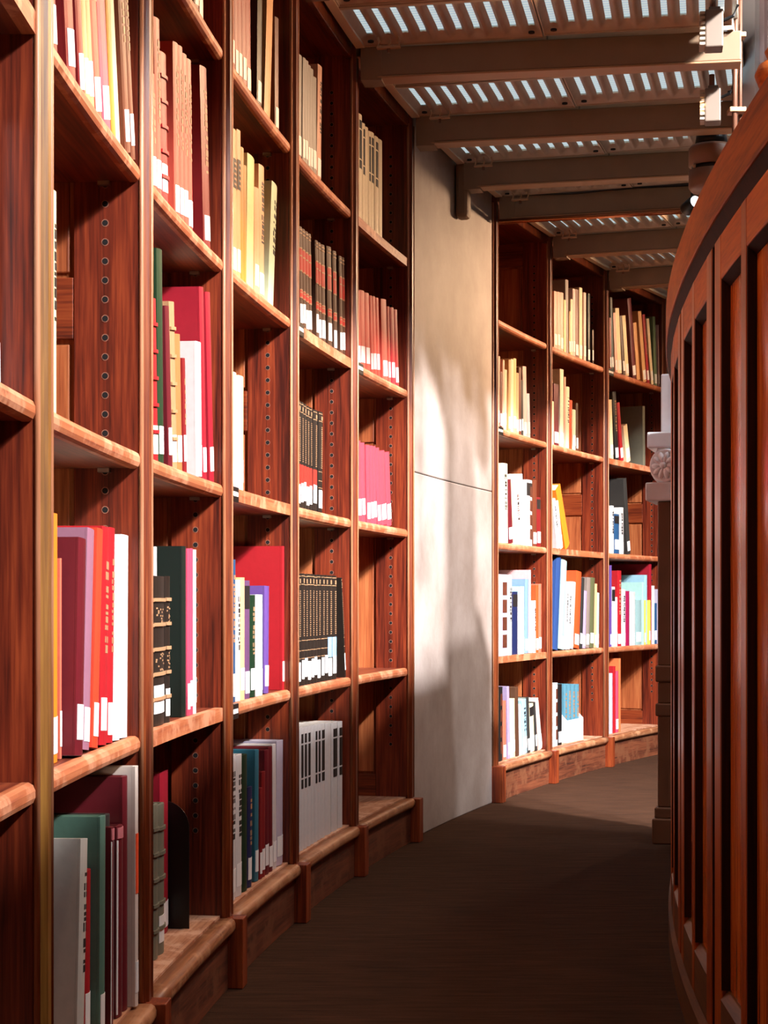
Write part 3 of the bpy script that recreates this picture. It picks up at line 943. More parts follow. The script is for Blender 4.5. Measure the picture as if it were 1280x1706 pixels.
# ------------------------------------------------------------------ books
BOOKS = """0,2,0.2707,0.0612,0.278,0.030,0.200,-0.048,white,L
1,0,-0.0770,0.0343,0.262,0.000,0.260,0.108,grey linen,T
1,0,0.0648,0.0320,0.208,0.020,0.149,0.029,red,L
1,0,0.0964,0.0285,0.270,0.008,0.250,0.028,grey green,L
1,0,0.1433,0.0144,0.251,0.006,0.181,0.016,maroon,P
1,0,0.1670,0.0302,0.264,0.016,0.190,0.017,charcoal,L
1,0,0.2001,0.0334,0.246,0.006,0.177,0.016,maroon,P
1,0,0.2375,0.0278,0.307,0.006,0.230,0.000,maroon,
1,0,0.2617,0.0177,0.318,-0.004,0.250,0.000,off-white,LQ
1,1,-0.1185,0.0546,0.279,0.022,0.201,0.000,orange,L
1,1,-0.0667,0.0088,0.230,0.026,0.166,0.000,salmon,L
1,1,-0.0398,0.0415,0.253,0.008,0.220,0.084,maroon,L
1,1,0.0298,0.0352,0.268,0.014,0.193,0.122,mauve,L
1,1,0.0641,0.0301,0.270,0.010,0.195,0.124,vermilion,L
1,1,0.1157,0.0412,0.273,0.010,0.196,0.070,red,LT
1,1,0.1581,0.0343,0.274,0.010,0.198,0.057,red,LT
1,1,0.2016,0.0430,0.266,0.010,0.192,0.044,white,
1,1,0.2521,0.0482,0.268,0.010,0.193,0.031,white,
1,2,-0.1758,0.0251,0.243,0.010,0.175,0.000,cream,T
1,3,-0.1702,0.0374,0.264,0.010,0.190,-0.215,dark red,LT
1,3,-0.0697,0.0465,0.328,0.010,0.230,-0.223,dark red,LT
1,3,-0.0117,0.0299,0.332,0.010,0.230,-0.242,dark red,L
1,3,0.0176,0.0239,0.332,0.010,0.230,-0.242,tan,L
1,3,0.0453,0.0273,0.332,0.010,0.230,-0.243,tan,L
1,3,0.0892,0.0431,0.332,0.010,0.230,-0.258,brick red,LT
1,3,0.1435,0.0494,0.332,0.010,0.230,-0.250,rose,L
1,3,0.1827,0.0222,0.332,0.010,0.230,-0.249,ochre,
1,3,0.2107,0.0297,0.332,0.010,0.230,-0.249,cream,
1,3,0.2436,0.0312,0.332,0.003,0.230,-0.250,brown,LT
1,3,0.2777,0.0249,0.332,0.003,0.230,-0.260,brown,LT
2,0,-0.1144,0.0431,0.269,0.030,0.193,0.000,dark red,L
2,0,-0.0708,0.0380,0.232,0.030,0.167,0.000,olive grey,B
2,0,-0.0260,0.0464,0.228,0.030,0.164,0.000,olive grey,LB
2,0,0.1401,0.0630,0.261,0.060,0.200,0.000,crimson,L
2,1,-0.2077,0.0301,0.217,0.010,0.156,0.000,black leather,LBD
2,1,-0.1437,0.0918,0.218,0.010,0.157,0.000,black leather,LBD
2,1,-0.0778,0.0339,0.219,0.010,0.157,0.000,black leather,LBD
2,1,-0.0506,0.0176,0.264,0.035,0.180,0.000,white,
2,1,0.0587,0.0281,0.268,0.012,0.240,0.000,black green,
2,1,0.0843,0.0202,0.265,0.010,0.191,0.000,rose,L
2,1,0.1078,0.0223,0.266,0.010,0.191,0.000,rose,L
2,1,0.1342,0.0240,0.265,0.010,0.191,0.000,pale grey,L
2,2,-0.1679,0.0394,0.233,0.010,0.167,-0.077,red,LB
2,2,-0.1249,0.0356,0.313,0.010,0.225,-0.043,dark green,L
2,2,-0.0560,0.0270,0.240,0.010,0.173,-0.115,maroon,L
2,2,-0.0220,0.0344,0.252,0.010,0.182,-0.093,tan leather,LB
2,2,0.0291,0.0362,0.211,0.012,0.152,-0.090,terracotta,L
2,2,0.0581,0.0185,0.179,0.010,0.130,-0.081,dark red,LT
2,2,0.1486,0.0444,0.217,0.004,0.150,-0.046,pale grey,L
2,2,0.2418,0.0295,0.320,0.014,0.240,-0.094,crimson,L
2,2,0.2845,0.0326,0.318,0.010,0.229,-0.113,crimson,L
2,3,-0.1769,0.0303,0.168,0.010,0.130,-0.105,brick red,LT
2,3,-0.1409,0.0353,0.258,0.010,0.186,-0.070,brick red,LT
2,3,-0.0953,0.0496,0.221,0.010,0.159,-0.078,red,LB
2,3,-0.0006,0.0348,0.267,0.010,0.192,-0.053,brick red,LT
2,3,0.0352,0.0304,0.273,0.010,0.197,-0.053,brick red,LT
2,3,0.0691,0.0307,0.271,0.010,0.195,-0.054,brick red,LT
2,3,0.1045,0.0335,0.273,0.010,0.197,-0.054,brick red,LT
2,3,0.2471,0.0551,0.297,0.010,0.214,-0.120,dark red,LT
2,4,0.1540,0.0341,0.215,0.010,0.155,-0.046,brown,L
2,4,0.1893,0.0338,0.229,0.010,0.165,-0.044,brick red,L
3,0,-0.1863,0.0576,0.260,0.010,0.187,0.014,white,LT
3,0,-0.1278,0.0535,0.257,0.010,0.185,0.007,white,LT
3,0,-0.0750,0.0464,0.253,0.010,0.182,0.000,bottle green,
3,0,-0.0303,0.0356,0.188,0.010,0.135,0.030,navy,LT
3,0,0.0442,0.0304,0.252,0.012,0.220,0.023,teal,L
3,0,0.0710,0.0204,0.176,0.010,0.130,0.021,dark red,L
3,0,0.0983,0.0291,0.205,0.010,0.148,0.014,dark red,L
3,0,0.1334,0.0339,0.245,0.010,0.176,0.000,maroon,L
3,0,0.1707,0.0348,0.248,0.010,0.178,-0.006,maroon,L
3,0,0.2076,0.0315,0.250,0.010,0.180,-0.016,pale grey,L
3,0,0.2595,0.0644,0.253,0.010,0.182,0.020,pale lavender,L
3,1,-0.1804,0.0425,0.257,0.010,0.185,0.008,blue,LT
3,1,-0.1359,0.0408,0.221,0.010,0.159,0.000,white,T
3,1,-0.0946,0.0357,0.226,0.010,0.162,0.000,straw,L
3,1,-0.0502,0.0472,0.221,0.010,0.159,0.000,purple,LM
3,1,0.0005,0.0471,0.194,0.010,0.140,0.000,bottle green,LT
3,1,0.0384,0.0225,0.195,0.010,0.141,0.000,white,L
3,1,0.0729,0.0393,0.195,0.010,0.141,0.000,mint,L
3,1,0.1402,0.0397,0.212,0.012,0.153,0.027,violet,L
3,1,0.2886,0.0163,0.296,0.010,0.250,0.000,red,L
3,2,-0.1723,0.0372,0.212,0.010,0.153,0.006,pale grey,L
3,2,-0.1416,0.0194,0.208,0.010,0.150,0.000,white,
3,2,-0.1073,0.0444,0.213,0.010,0.153,0.000,cream,L
3,3,-0.1697,0.0426,0.264,0.010,0.190,0.000,tan,LK
3,3,-0.1307,0.0304,0.273,0.010,0.196,0.000,tan,LK
3,3,-0.1005,0.0251,0.249,0.010,0.180,0.000,ochre,
3,3,-0.0756,0.0197,0.222,0.010,0.160,0.000,ochre,
3,3,-0.0218,0.0637,0.253,0.010,0.182,0.039,pale yellow,
3,3,0.0387,0.0390,0.206,0.010,0.148,0.000,peach,L
3,3,0.0853,0.0491,0.260,0.010,0.187,0.000,peach,LT
3,3,0.1815,0.0510,0.254,0.012,0.220,0.160,pale green,T
3,4,-0.1834,0.0262,0.263,0.010,0.189,-0.041,red brown,L
3,4,-0.1467,0.0292,0.266,0.010,0.191,-0.041,red brown,L
3,4,-0.1138,0.0294,0.278,0.010,0.200,-0.040,red brown,L
3,4,-0.0737,0.0325,0.282,0.010,0.203,-0.039,red brown,L
3,4,-0.0347,0.0383,0.296,0.010,0.213,-0.038,red brown,L
3,4,0.0616,0.0391,0.284,0.010,0.205,0.040,dark olive,L
3,4,0.1397,0.0567,0.288,0.010,0.207,0.121,tan,
3,4,0.2312,0.0316,0.233,0.010,0.168,0.000,brown,L
4,0,-0.1937,0.0297,0.267,0.010,0.192,0.000,white,N
4,0,-0.1603,0.0317,0.266,0.010,0.192,0.000,white,N
4,0,-0.1246,0.0332,0.265,0.010,0.191,0.000,white,N
4,0,-0.0871,0.0340,0.264,0.010,0.190,0.000,white,N
4,0,-0.0501,0.0335,0.263,0.010,0.189,0.000,white,N
4,0,-0.0151,0.0287,0.262,0.010,0.188,0.000,white,N
4,0,0.0167,0.0294,0.261,0.010,0.188,0.000,white,N
4,0,0.0575,0.0454,0.260,0.010,0.187,0.000,white,N
4,0,0.1157,0.0630,0.257,0.010,0.185,0.000,white,N
4,0,0.1840,0.0655,0.254,0.010,0.183,0.000,white,N
4,0,0.2453,0.0491,0.252,0.010,0.181,0.000,white,N
4,1,-0.1876,0.0298,0.242,0.010,0.174,0.000,black leather,LDb
4,1,-0.1483,0.0287,0.243,0.010,0.175,0.000,black leather,LDb
4,1,-0.1166,0.0295,0.242,0.010,0.174,0.000,black leather,LDb
4,1,-0.0825,0.0334,0.243,0.010,0.175,0.000,black leather,LDb
4,1,-0.0488,0.0285,0.243,0.010,0.175,0.000,black leather,LDb
4,1,-0.0176,0.0287,0.242,0.010,0.174,0.000,black leather,LDb
4,1,0.0161,0.0332,0.243,0.010,0.175,0.000,black leather,LDb
4,1,0.0587,0.0315,0.243,0.010,0.175,0.000,black leather,LDb
4,1,0.0933,0.0310,0.243,0.010,0.175,0.000,black leather,LDb
4,1,0.1351,0.0434,0.243,0.010,0.175,0.000,black leather,LDc
4,1,0.1830,0.0443,0.243,0.010,0.175,0.000,black leather,LDc
4,1,0.2932,0.0071,0.243,0.010,0.175,-0.186,black leather,LDb
4,2,-0.1903,0.0304,0.230,0.010,0.166,0.000,black leather,LDr
4,2,-0.1594,0.0262,0.230,0.010,0.166,0.000,black leather,LDr
4,2,-0.1311,0.0251,0.229,0.010,0.165,0.000,black leather,LDr
4,2,-0.1017,0.0283,0.228,0.010,0.164,0.000,black leather,LDr
4,2,-0.0713,0.0272,0.228,0.010,0.164,0.000,black leather,LDr
4,2,-0.0250,0.0399,0.227,0.010,0.164,0.028,black leather,LDr
4,2,0.0320,0.0396,0.229,0.010,0.165,0.028,black leather,LDb
4,3,-0.1638,0.0286,0.220,0.010,0.158,-0.056,umber,LR
4,3,-0.1331,0.0288,0.221,0.010,0.159,-0.056,umber,LR
4,3,-0.1022,0.0289,0.222,0.010,0.160,-0.056,umber,LR
4,3,-0.0711,0.0290,0.223,0.010,0.160,-0.056,umber,LR
4,3,0.0014,0.0243,0.223,0.010,0.160,-0.056,umber,LR
4,3,0.0292,0.0257,0.224,0.010,0.161,-0.056,umber,LR
4,3,0.0693,0.0404,0.226,0.010,0.163,-0.056,umber,LR
4,3,0.1379,0.0439,0.235,0.010,0.170,-0.054,umber,LR
4,3,0.1941,0.0346,0.236,0.010,0.170,-0.054,umber,LR
4,3,0.2539,0.0251,0.236,0.010,0.170,-0.055,umber,LR
4,3,0.2837,0.0263,0.238,0.010,0.171,-0.055,umber,LR
4,4,-0.1813,0.0298,0.227,0.010,0.164,0.027,grey,L
4,4,-0.1408,0.0251,0.233,0.010,0.168,0.026,grey,L
4,4,-0.1137,0.0252,0.235,0.010,0.169,0.026,grey,L
4,4,-0.0880,0.0222,0.232,0.010,0.167,0.024,grey,L
4,4,-0.0606,0.0272,0.232,0.010,0.167,0.018,grey,L
4,4,-0.0251,0.0337,0.223,0.010,0.161,0.000,grey,L
4,4,0.0191,0.0401,0.264,0.010,0.190,0.048,pale tan,LT
5,2,-0.1819,0.0423,0.200,0.010,0.144,-0.066,raspberry,L
5,2,-0.1376,0.0405,0.199,0.010,0.143,-0.067,raspberry,L
5,2,-0.0801,0.0394,0.198,0.010,0.143,-0.068,raspberry,L
5,2,-0.0421,0.0308,0.200,0.010,0.144,-0.067,raspberry,L
5,2,-0.0084,0.0309,0.201,0.010,0.145,-0.075,raspberry,L
5,2,0.0378,0.0396,0.200,0.010,0.144,-0.124,raspberry,L
5,2,0.0920,0.0600,0.195,0.010,0.141,-0.139,raspberry,L
5,2,0.1512,0.0515,0.197,0.010,0.142,-0.138,raspberry,L
5,3,-0.1885,0.0290,0.187,0.010,0.134,-0.071,coral red,L
5,3,-0.1443,0.0537,0.194,0.010,0.140,-0.069,coral red,L
5,3,-0.0885,0.0493,0.197,0.010,0.142,-0.084,coral red,L
5,3,-0.0472,0.0274,0.198,0.010,0.143,-0.092,coral red,L
5,3,-0.0118,0.0375,0.201,0.010,0.145,-0.100,coral red,L
5,3,0.0271,0.0343,0.204,0.010,0.147,-0.099,coral red,L
5,3,0.1059,0.0604,0.212,0.010,0.153,-0.096,coral red,L
5,3,0.1516,0.0244,0.202,0.010,0.146,-0.101,coral red,L
5,3,0.1985,0.0403,0.206,0.010,0.149,-0.100,crimson red,L
5,3,0.2409,0.0383,0.207,0.010,0.149,-0.108,crimson red,L
5,4,-0.1790,0.0411,0.270,0.010,0.194,0.000,ivory,N
5,4,-0.1414,0.0285,0.257,0.010,0.185,0.000,ivory,N
5,4,-0.1080,0.0327,0.256,0.010,0.185,0.000,ivory,N
5,4,-0.0769,0.0240,0.254,0.010,0.183,0.000,ivory,N
5,4,-0.0432,0.0376,0.259,0.010,0.187,0.000,ivory,N
5,4,0.0040,0.0391,0.260,0.010,0.187,0.000,ivory,N
5,4,0.0474,0.0420,0.263,0.010,0.190,0.000,ivory,N
6,0,-0.2165,0.0697,0.251,0.010,0.181,0.000,black,J
6,0,-0.1572,0.0401,0.201,0.010,0.145,-0.016,salmon,L
6,0,-0.1044,0.0267,0.248,0.010,0.178,-0.060,lavender,L
6,0,-0.0548,0.0589,0.202,0.010,0.145,-0.037,cream,L
6,0,0.0049,0.0365,0.241,0.010,0.174,-0.062,umber,
6,0,0.0423,0.0306,0.178,0.010,0.130,-0.076,white,L
6,0,0.0966,0.0553,0.192,0.010,0.138,-0.078,pale blue,LT
6,0,0.1454,0.0329,0.198,0.010,0.143,-0.095,charcoal,L
6,0,0.1922,0.0515,0.170,0.010,0.130,-0.115,cream,LM
6,0,0.2375,0.0215,0.177,0.010,0.130,-0.156,charcoal,L
6,0,0.2925,0.0424,0.187,0.010,0.134,-0.276,pale pink,L
6,1,-0.2221,0.1297,0.276,0.000,0.240,0.000,pale lavender,J
6,1,-0.0920,0.0514,0.276,0.010,0.199,0.000,white,T
6,1,-0.0267,0.0627,0.219,0.010,0.157,0.000,navy,M
6,1,0.0238,0.0291,0.211,0.010,0.152,0.000,white,L
6,1,0.0650,0.0442,0.238,0.010,0.172,0.000,pale aqua,L
6,1,0.1139,0.0442,0.264,0.010,0.190,0.028,steel blue,L
6,1,0.1867,0.0254,0.298,0.020,0.240,0.000,pink,L
6,1,0.2135,0.0253,0.188,0.010,0.135,0.000,white,LT
6,1,0.2465,0.0316,0.244,0.010,0.176,0.000,orange red,L
6,1,0.2839,0.0354,0.249,0.010,0.179,0.000,salmon,L
6,2,-0.2425,0.0251,0.200,0.010,0.144,0.000,cream,L
6,2,-0.1620,0.0662,0.271,0.006,0.220,-0.027,ivory,LT
6,2,-0.0795,0.0547,0.219,0.010,0.158,-0.123,maroon,L
6,2,-0.0308,0.0325,0.224,0.010,0.161,-0.138,cream,L
6,2,0.0266,0.0507,0.200,0.010,0.144,-0.184,pale pink,LT
6,2,0.0975,0.0287,0.252,0.012,0.220,-0.177,white,L
6,2,0.1563,0.0708,0.236,0.012,0.170,0.000,white,MJ
6,2,0.2172,0.0482,0.240,0.010,0.173,0.000,brown,L
6,2,0.2698,0.0482,0.180,0.010,0.130,-0.020,dark red,LM
6,3,-0.2387,0.0325,0.242,0.010,0.174,0.031,salmon pink,L
6,3,-0.2072,0.0244,0.193,0.010,0.139,0.038,brown,L
6,3,-0.1812,0.0215,0.237,0.010,0.170,0.031,salmon pink,L
6,3,-0.1533,0.0282,0.207,0.010,0.149,0.036,cream,L
6,3,-0.1005,0.0268,0.247,0.010,0.178,0.023,tan,L
6,3,-0.0684,0.0313,0.253,0.010,0.182,0.016,cream,
6,3,-0.0329,0.0336,0.260,0.010,0.187,0.009,straw,L
6,3,0.0013,0.0291,0.214,0.010,0.154,0.000,peach,L
6,3,0.0327,0.0262,0.236,0.010,0.170,-0.012,brown,L
6,3,0.0608,0.0239,0.195,0.010,0.141,-0.022,charcoal,L
6,3,0.1023,0.0442,0.247,0.010,0.178,-0.054,pale pink,L
6,3,0.1455,0.0329,0.156,0.010,0.130,-0.075,white,L
7,0,-0.2258,0.0599,0.236,0.010,0.170,0.000,white,J
7,0,-0.1670,0.0486,0.229,0.010,0.165,0.000,black,L
7,0,-0.0348,0.0415,0.224,0.030,0.200,0.000,slate blue,T
7,0,0.0128,0.0461,0.222,0.030,0.200,0.000,slate blue,T
7,0,0.0636,0.0477,0.219,0.030,0.200,0.000,slate blue,T
7,0,0.1143,0.0462,0.217,0.030,0.200,0.000,slate blue,T
7,1,-0.2252,0.0594,0.353,0.010,0.230,0.128,royal blue,
7,1,-0.1530,0.0671,0.340,0.010,0.230,0.124,pale aqua,L
7,1,-0.0982,0.0332,0.254,0.010,0.183,0.111,white,LT
7,1,-0.0602,0.0333,0.236,0.010,0.170,0.096,white,LT
7,1,-0.0200,0.0370,0.260,0.010,0.187,0.139,white,L
7,1,0.0412,0.0675,0.300,0.010,0.240,0.111,orange red,L
7,1,0.0982,0.0372,0.277,0.010,0.200,0.099,charcoal,L
7,1,0.1383,0.0335,0.226,0.010,0.163,0.084,lavender,L
7,1,0.1823,0.0450,0.279,0.010,0.201,0.069,taupe,L
7,1,0.2359,0.0528,0.279,0.010,0.201,0.057,olive,L
7,1,0.2800,0.0260,0.256,0.010,0.184,0.044,peach,L
7,1,0.3099,0.0276,0.220,0.010,0.158,0.035,pale aqua,L
7,2,-0.1860,0.0353,0.187,0.010,0.134,-0.314,white,LT
7,2,-0.1461,0.0316,0.182,0.010,0.131,-0.331,white,L
7,2,-0.0638,0.0594,0.249,0.012,0.200,-0.498,orange,
7,3,-0.2592,0.0235,0.161,0.010,0.130,0.000,cream,
7,3,-0.2125,0.0637,0.231,0.010,0.166,0.000,maroon,L
7,3,-0.1423,0.0448,0.294,0.010,0.211,0.000,ivory,L
7,3,-0.1069,0.0197,0.270,0.010,0.195,0.000,salmon pink,
7,3,-0.0718,0.0411,0.236,0.010,0.170,0.022,ivory,T
7,3,-0.0306,0.0350,0.189,0.010,0.136,0.012,orange red,T
7,3,0.0112,0.0427,0.157,0.010,0.130,0.000,ivory,L
7,3,0.0493,0.0275,0.186,0.010,0.134,-0.012,umber,L
7,4,-0.2213,0.0387,0.214,0.010,0.154,0.000,salmon pink,L
7,4,-0.1814,0.0349,0.218,0.010,0.157,0.000,salmon pink,L
7,4,-0.1419,0.0380,0.222,0.010,0.160,0.000,salmon pink,L
7,4,-0.1084,0.0228,0.200,0.010,0.144,0.000,pale yellow,
7,4,-0.0765,0.0350,0.281,0.010,0.202,-0.009,taupe,
7,4,-0.0475,0.0167,0.166,0.010,0.130,0.000,ochre,L
7,4,-0.0227,0.0251,0.216,0.010,0.155,0.000,cream,L
7,4,0.0101,0.0297,0.260,0.010,0.188,0.000,pale pink,L
7,4,0.0494,0.0427,0.264,0.010,0.190,0.000,brown,L
7,4,0.0979,0.0374,0.279,0.010,0.201,0.000,cream,L
7,4,0.1477,0.0298,0.268,0.010,0.193,0.000,pale pink,L
7,4,0.1993,0.0260,0.272,0.010,0.196,0.000,black,L
7,4,0.2484,0.0168,0.136,0.010,0.130,0.000,umber,L
8,0,-0.2578,0.0415,0.247,0.010,0.178,0.000,pale lavender,
8,0,-0.2173,0.0300,0.275,0.010,0.198,0.000,red,
8,0,-0.1811,0.0347,0.254,0.010,0.183,0.000,rose,L
8,0,-0.1484,0.0231,0.305,0.010,0.220,0.000,terracotta,
8,1,-0.2635,0.0223,0.334,0.010,0.230,0.000,violet,L
8,1,-0.2270,0.0416,0.246,0.010,0.177,0.000,white,LM
8,1,-0.1904,0.0223,0.204,0.010,0.147,0.000,pale grey,L
8,1,-0.1503,0.0501,0.314,0.010,0.226,0.000,red,LT
8,1,-0.0963,0.0501,0.237,0.010,0.170,0.000,white,LT
8,1,-0.0442,0.0463,0.230,0.010,0.165,0.000,magenta,
8,1,0.0180,0.0688,0.227,0.010,0.164,0.000,white,L
8,1,0.0949,0.0773,0.192,0.010,0.138,0.000,grey teal,L
8,1,0.1514,0.0263,0.269,0.010,0.194,0.000,pale aqua,
8,1,0.1771,0.0157,0.192,0.010,0.138,0.000,yellow,L
8,1,0.2052,0.0378,0.301,0.016,0.200,0.000,pale blue,
8,1,0.2361,0.0212,0.192,0.010,0.138,0.000,yellow,L
8,1,0.2632,0.0301,0.349,0.016,0.200,0.000,crimson,
8,1,0.2879,0.0166,0.255,0.010,0.184,0.000,white,L
8,1,0.3160,0.0302,0.179,0.010,0.130,0.000,blue,L
8,1,0.3477,0.0160,0.240,0.010,0.173,0.000,pale lavender,L
8,2,-0.2412,0.0392,0.196,0.010,0.141,0.000,white,LT
8,2,-0.1846,0.0647,0.164,0.010,0.130,0.000,blue,LM
8,2,-0.1211,0.0532,0.194,0.010,0.140,-0.021,white,LT
8,2,-0.0213,0.0411,0.320,0.012,0.220,-0.167,charcoal,L
8,3,-0.2446,0.0375,0.243,0.010,0.175,-0.095,cream,L
8,3,-0.1793,0.0450,0.282,0.010,0.203,-0.136,black,LT
8,3,-0.1143,0.0369,0.244,0.010,0.176,-0.218,red,L
8,3,-0.0306,0.0510,0.156,0.010,0.130,-0.288,cream,L
8,3,0.1971,0.0301,0.262,0.020,0.200,-0.029,olive grey,
8,4,-0.2656,0.0184,0.216,0.010,0.156,-0.036,red brown,L
8,4,-0.2348,0.0261,0.302,0.010,0.218,-0.069,black,L
8,4,-0.1869,0.0298,0.245,0.010,0.176,-0.125,salmon pink,L
8,4,-0.1431,0.0496,0.269,0.010,0.193,-0.136,cream,L
8,4,-0.0869,0.0295,0.247,0.010,0.178,-0.185,umber,L
8,4,-0.0469,0.0417,0.252,0.010,0.182,-0.181,cream,L
8,4,0.0505,0.0459,0.338,0.012,0.220,-0.203,maroon,L
8,4,0.0963,0.0409,0.242,0.010,0.174,-0.203,tan,
8,4,0.1837,0.0421,0.304,0.012,0.220,-0.225,tan,L
8,4,0.2223,0.0295,0.296,0.010,0.213,-0.206,red,LT
8,4,0.2753,0.0318,0.285,0.010,0.205,-0.214,cream,L
8,4,0.3178,0.0340,0.301,0.010,0.217,-0.077,sage green,L
8,4,0.3520,0.0072,0.272,0.010,0.196,-0.029,pale pink,L"""
ORD = ['first', 'second', 'third', 'fourth', 'fifth', 'sixth', 'seventh', 'eighth', 'ninth', 'tenth', 'eleventh', 'twelfth', 'thirteenth', 'fourteenth', 'fifteenth', 'sixteenth']
DARKC = {'dark red', 'brick red', 'red', 'maroon', 'crimson', 'brown', 'umber', 'black', 'black leather', 'red brown', 'blue', 'navy', 'bottle green', 'dark green', 'charcoal', 'orange red', 'raspberry', 'slate blue', 'royal blue'}


def spine_y(x, w):
    q = abs(x) / (w / 2)
    b = min(0.004, w * 0.12)
    return b * q * q


def strip(mb, w, fx0, fx1, z0, z1, off, mi=0, seg=4):
    """thin curved plate lying on the rounded spine"""
    v = []
    for k in range(seg + 1):
        x = w * (fx0 + (fx1 - fx0) * k / seg)
        y = spine_y(x, w)
        v += [(x, y - off, z0), (x, y - off, z1), (x, y + 0.0004, z1), (x, y + 0.0004, z0)]
    f = []
    for k in range(seg):
        a, b = 4 * k, 4 * k + 4
        f += [[a, a + 1, b + 1, b], [a + 1, a + 2, b + 2, b + 1], [a + 3, a, b, b + 3]]
    f += [[0, 3, 2, 1], [4 * seg, 4 * seg + 1, 4 * seg + 2, 4 * seg + 3]]
    mb.add(v, f, mi)
    return mb


def make_book(w, h, dep, col, st, idx):
    c = min(0.0026, w * 0.16)
    mb = MB()
    seg = 6
    outer = []
    for k in range(seg + 1):
        x = -w / 2 + w * k / seg
        outer.append((x, spine_y(x, w)))
    hin = 0.0065
    # spine shell
    poly = outer + [(w / 2, hin), (-w / 2, hin)]
    mb.prism(poly, 0.0, h)
    for sgn in (-1, 1):
        x0, x1 = sorted((sgn * w / 2, sgn * (w / 2 - c)))
        mb.box(x0, x1, hin + 0.0002, dep, 0.0, h)
    o = mb.build('book', bookmat(col))
    MB().box(-w / 2 + c, w / 2 - c, hin + 0.0003, dep - 0.004, 0.0035, h - 0.0035).build('pages', M['pages'], o)
    lf = 0.40 if w > 0.02 else 0.44
    if 'L' in st:
        z0 = 0.010 + 0.004 * ((idx * 7) % 3)
        strip(MB(), w, -lf, lf, z0, z0 + 0.041, 0.0006).build('call_number_label', M['label'], o)
    if 'B' in st:
        for q in range(5):
            z = h * (0.17 + 0.165 * q)
            strip(MB(), w, -0.47, 0.47, z, z + 0.005, 0.0028).build('raised_band', M['gold'] if 'D' in st else bookmat(col), o)
    if 'D' in st:
        g = MB()
        if 'B' in st:
            for zc in (0.42, 0.73):
                for q in range(14):
                    fx = random.uniform(-0.34, 0.30)
                    z = h * zc + random.uniform(-0.013, 0.013)
                    strip(g, w, fx, fx + 0.07, z, z + 0.0024, 0.0006, 0, 1)
        else:
            nd = 22
            for q in range(nd):
                z = h * (0.44 + 0.42 * q / nd)
                strip(g, w, -0.12, 0.14, z, z + h * 0.009, 0.0006, 0, 1)
            strip(g, w, -0.47, 0.47, h * 0.90, h * 0.906, 0.0006, 0, 3)
            strip(g, w, -0.47, 0.47, h * 0.975, h * 0.981, 0.0006, 0, 3)
            strip(g, w, -0.12, 0.16, h * 0.915, h * 0.955, 0.0006, 0, 1)
        tag(g.build('gilt_tooling', M['gold'], o), kind='stuff')
    if 'b' in st:
        g = MB()
        for z in (0.24, 0.31, 0.40):
            strip(g, w, -0.47, 0.47, h * z, h * (z + 0.005), 0.0006, 0, 3)
        tag(g.build('gilt_line', M['gold'], o), kind='stuff')
    if 'r' in st:
        strip(MB(), w, -0.46, 0.46, h * 0.21, h * 0.41, 0.0006).build('title_label', M['inkred'], o)
    if 'c' in st:
        strip(MB(), w, -0.46, 0.46, h * 0.22, h * 0.41, 0.0006).build('title_label', M['inkblue'], o)
    if 'R' in st:
        g = MB()
        for z0, z1 in ((0.57, 0.79), (0.31, 0.385)):
            strip(MB(), w, -0.46, 0.46, h * z0, h * z1, 0.0006).build('title_label', M['inkred'], o)
            for z in (z0, z1, z0 + (z1 - z0) * 0.66):
                strip(g, w, -0.40, 0.36, h * z - 0.001, h * z + 0.002, 0.0009, 0, 3)
        for z in (0.93, 0.965):
            strip(g, w, -0.40, 0.40, h * z, h * z + 0.0025, 0.0009, 0, 3)
        tag(g.build('gilt_line', M['gold'], o), kind='stuff')
    if 'K' in st:
        strip(MB(), w, -0.42, 0.48, h * 0.60, h * 0.80, 0.0006).build('title_block', M['ink'], o)
        g = MB()
        for q in range(5):
            strip(g, w, -0.25, 0.30, h * (0.62 + 0.035 * q), h * (0.634 + 0.035 * q), 0.0009, 0, 2)
        tag(g.build('lettering', M['gold'], o), kind='stuff')
    if 'N' in st and idx % 4 != 0:
        for z0, z1 in ((0.50, 0.575), (0.59, 0.855), (0.87, 0.945)):
            strip(MB(), w, -0.30, 0.30, h * z0, h * z1, 0.0006).build('title_block', M['ink'], o)
    if 'M' in st:
        strip(MB(), w, -0.46, 0.46, h * 0.76, h * 0.955, 0.0006).build('title_block', M['ink'], o)
    if 'J' in st:
        for q in range(4):
            z = h * (0.10 + 0.215 * q)
            strip(MB(), w, -0.05, 0.44, z, z + h * 0.16, 0.0006).build('printed_picture', M['pic'], o)
    if 'Q' in st:
        strip(MB(), w, -0.44, 0.46, h * 0.47, h * 0.72, 0.0006).build('title_label', M['orangep'], o)
    if 'P' in st:
        for fx in (-0.49, 0.40):
            strip(MB(), w, fx, fx + 0.09, 0.004, h - 0.018, 0.0008, 0, 1).build('piping', M['paper'], o)
        strip(MB(), w, -0.46, 0.46, h - 0.016, h - 0.002, 0.0012).build('head_cap', BMrose, o)
    if 'T' in st:
        g = MB()
        z = h * 0.42
        while z < h * 0.86:
            hh = random.choice((0.004, 0.006, 0.008, 0.010))
            strip(g, w, -0.17 + random.uniform(-0.04, 0.03), 0.18 + random.uniform(-0.03, 0.05), z, z + hh, 0.0005, 0, 1)
            z += hh + random.choice((0.002, 0.003, 0.008))
        tag(g.build('lettering', M['gold'] if col in DARKC else M['ink'], o), kind='stuff')
    return o


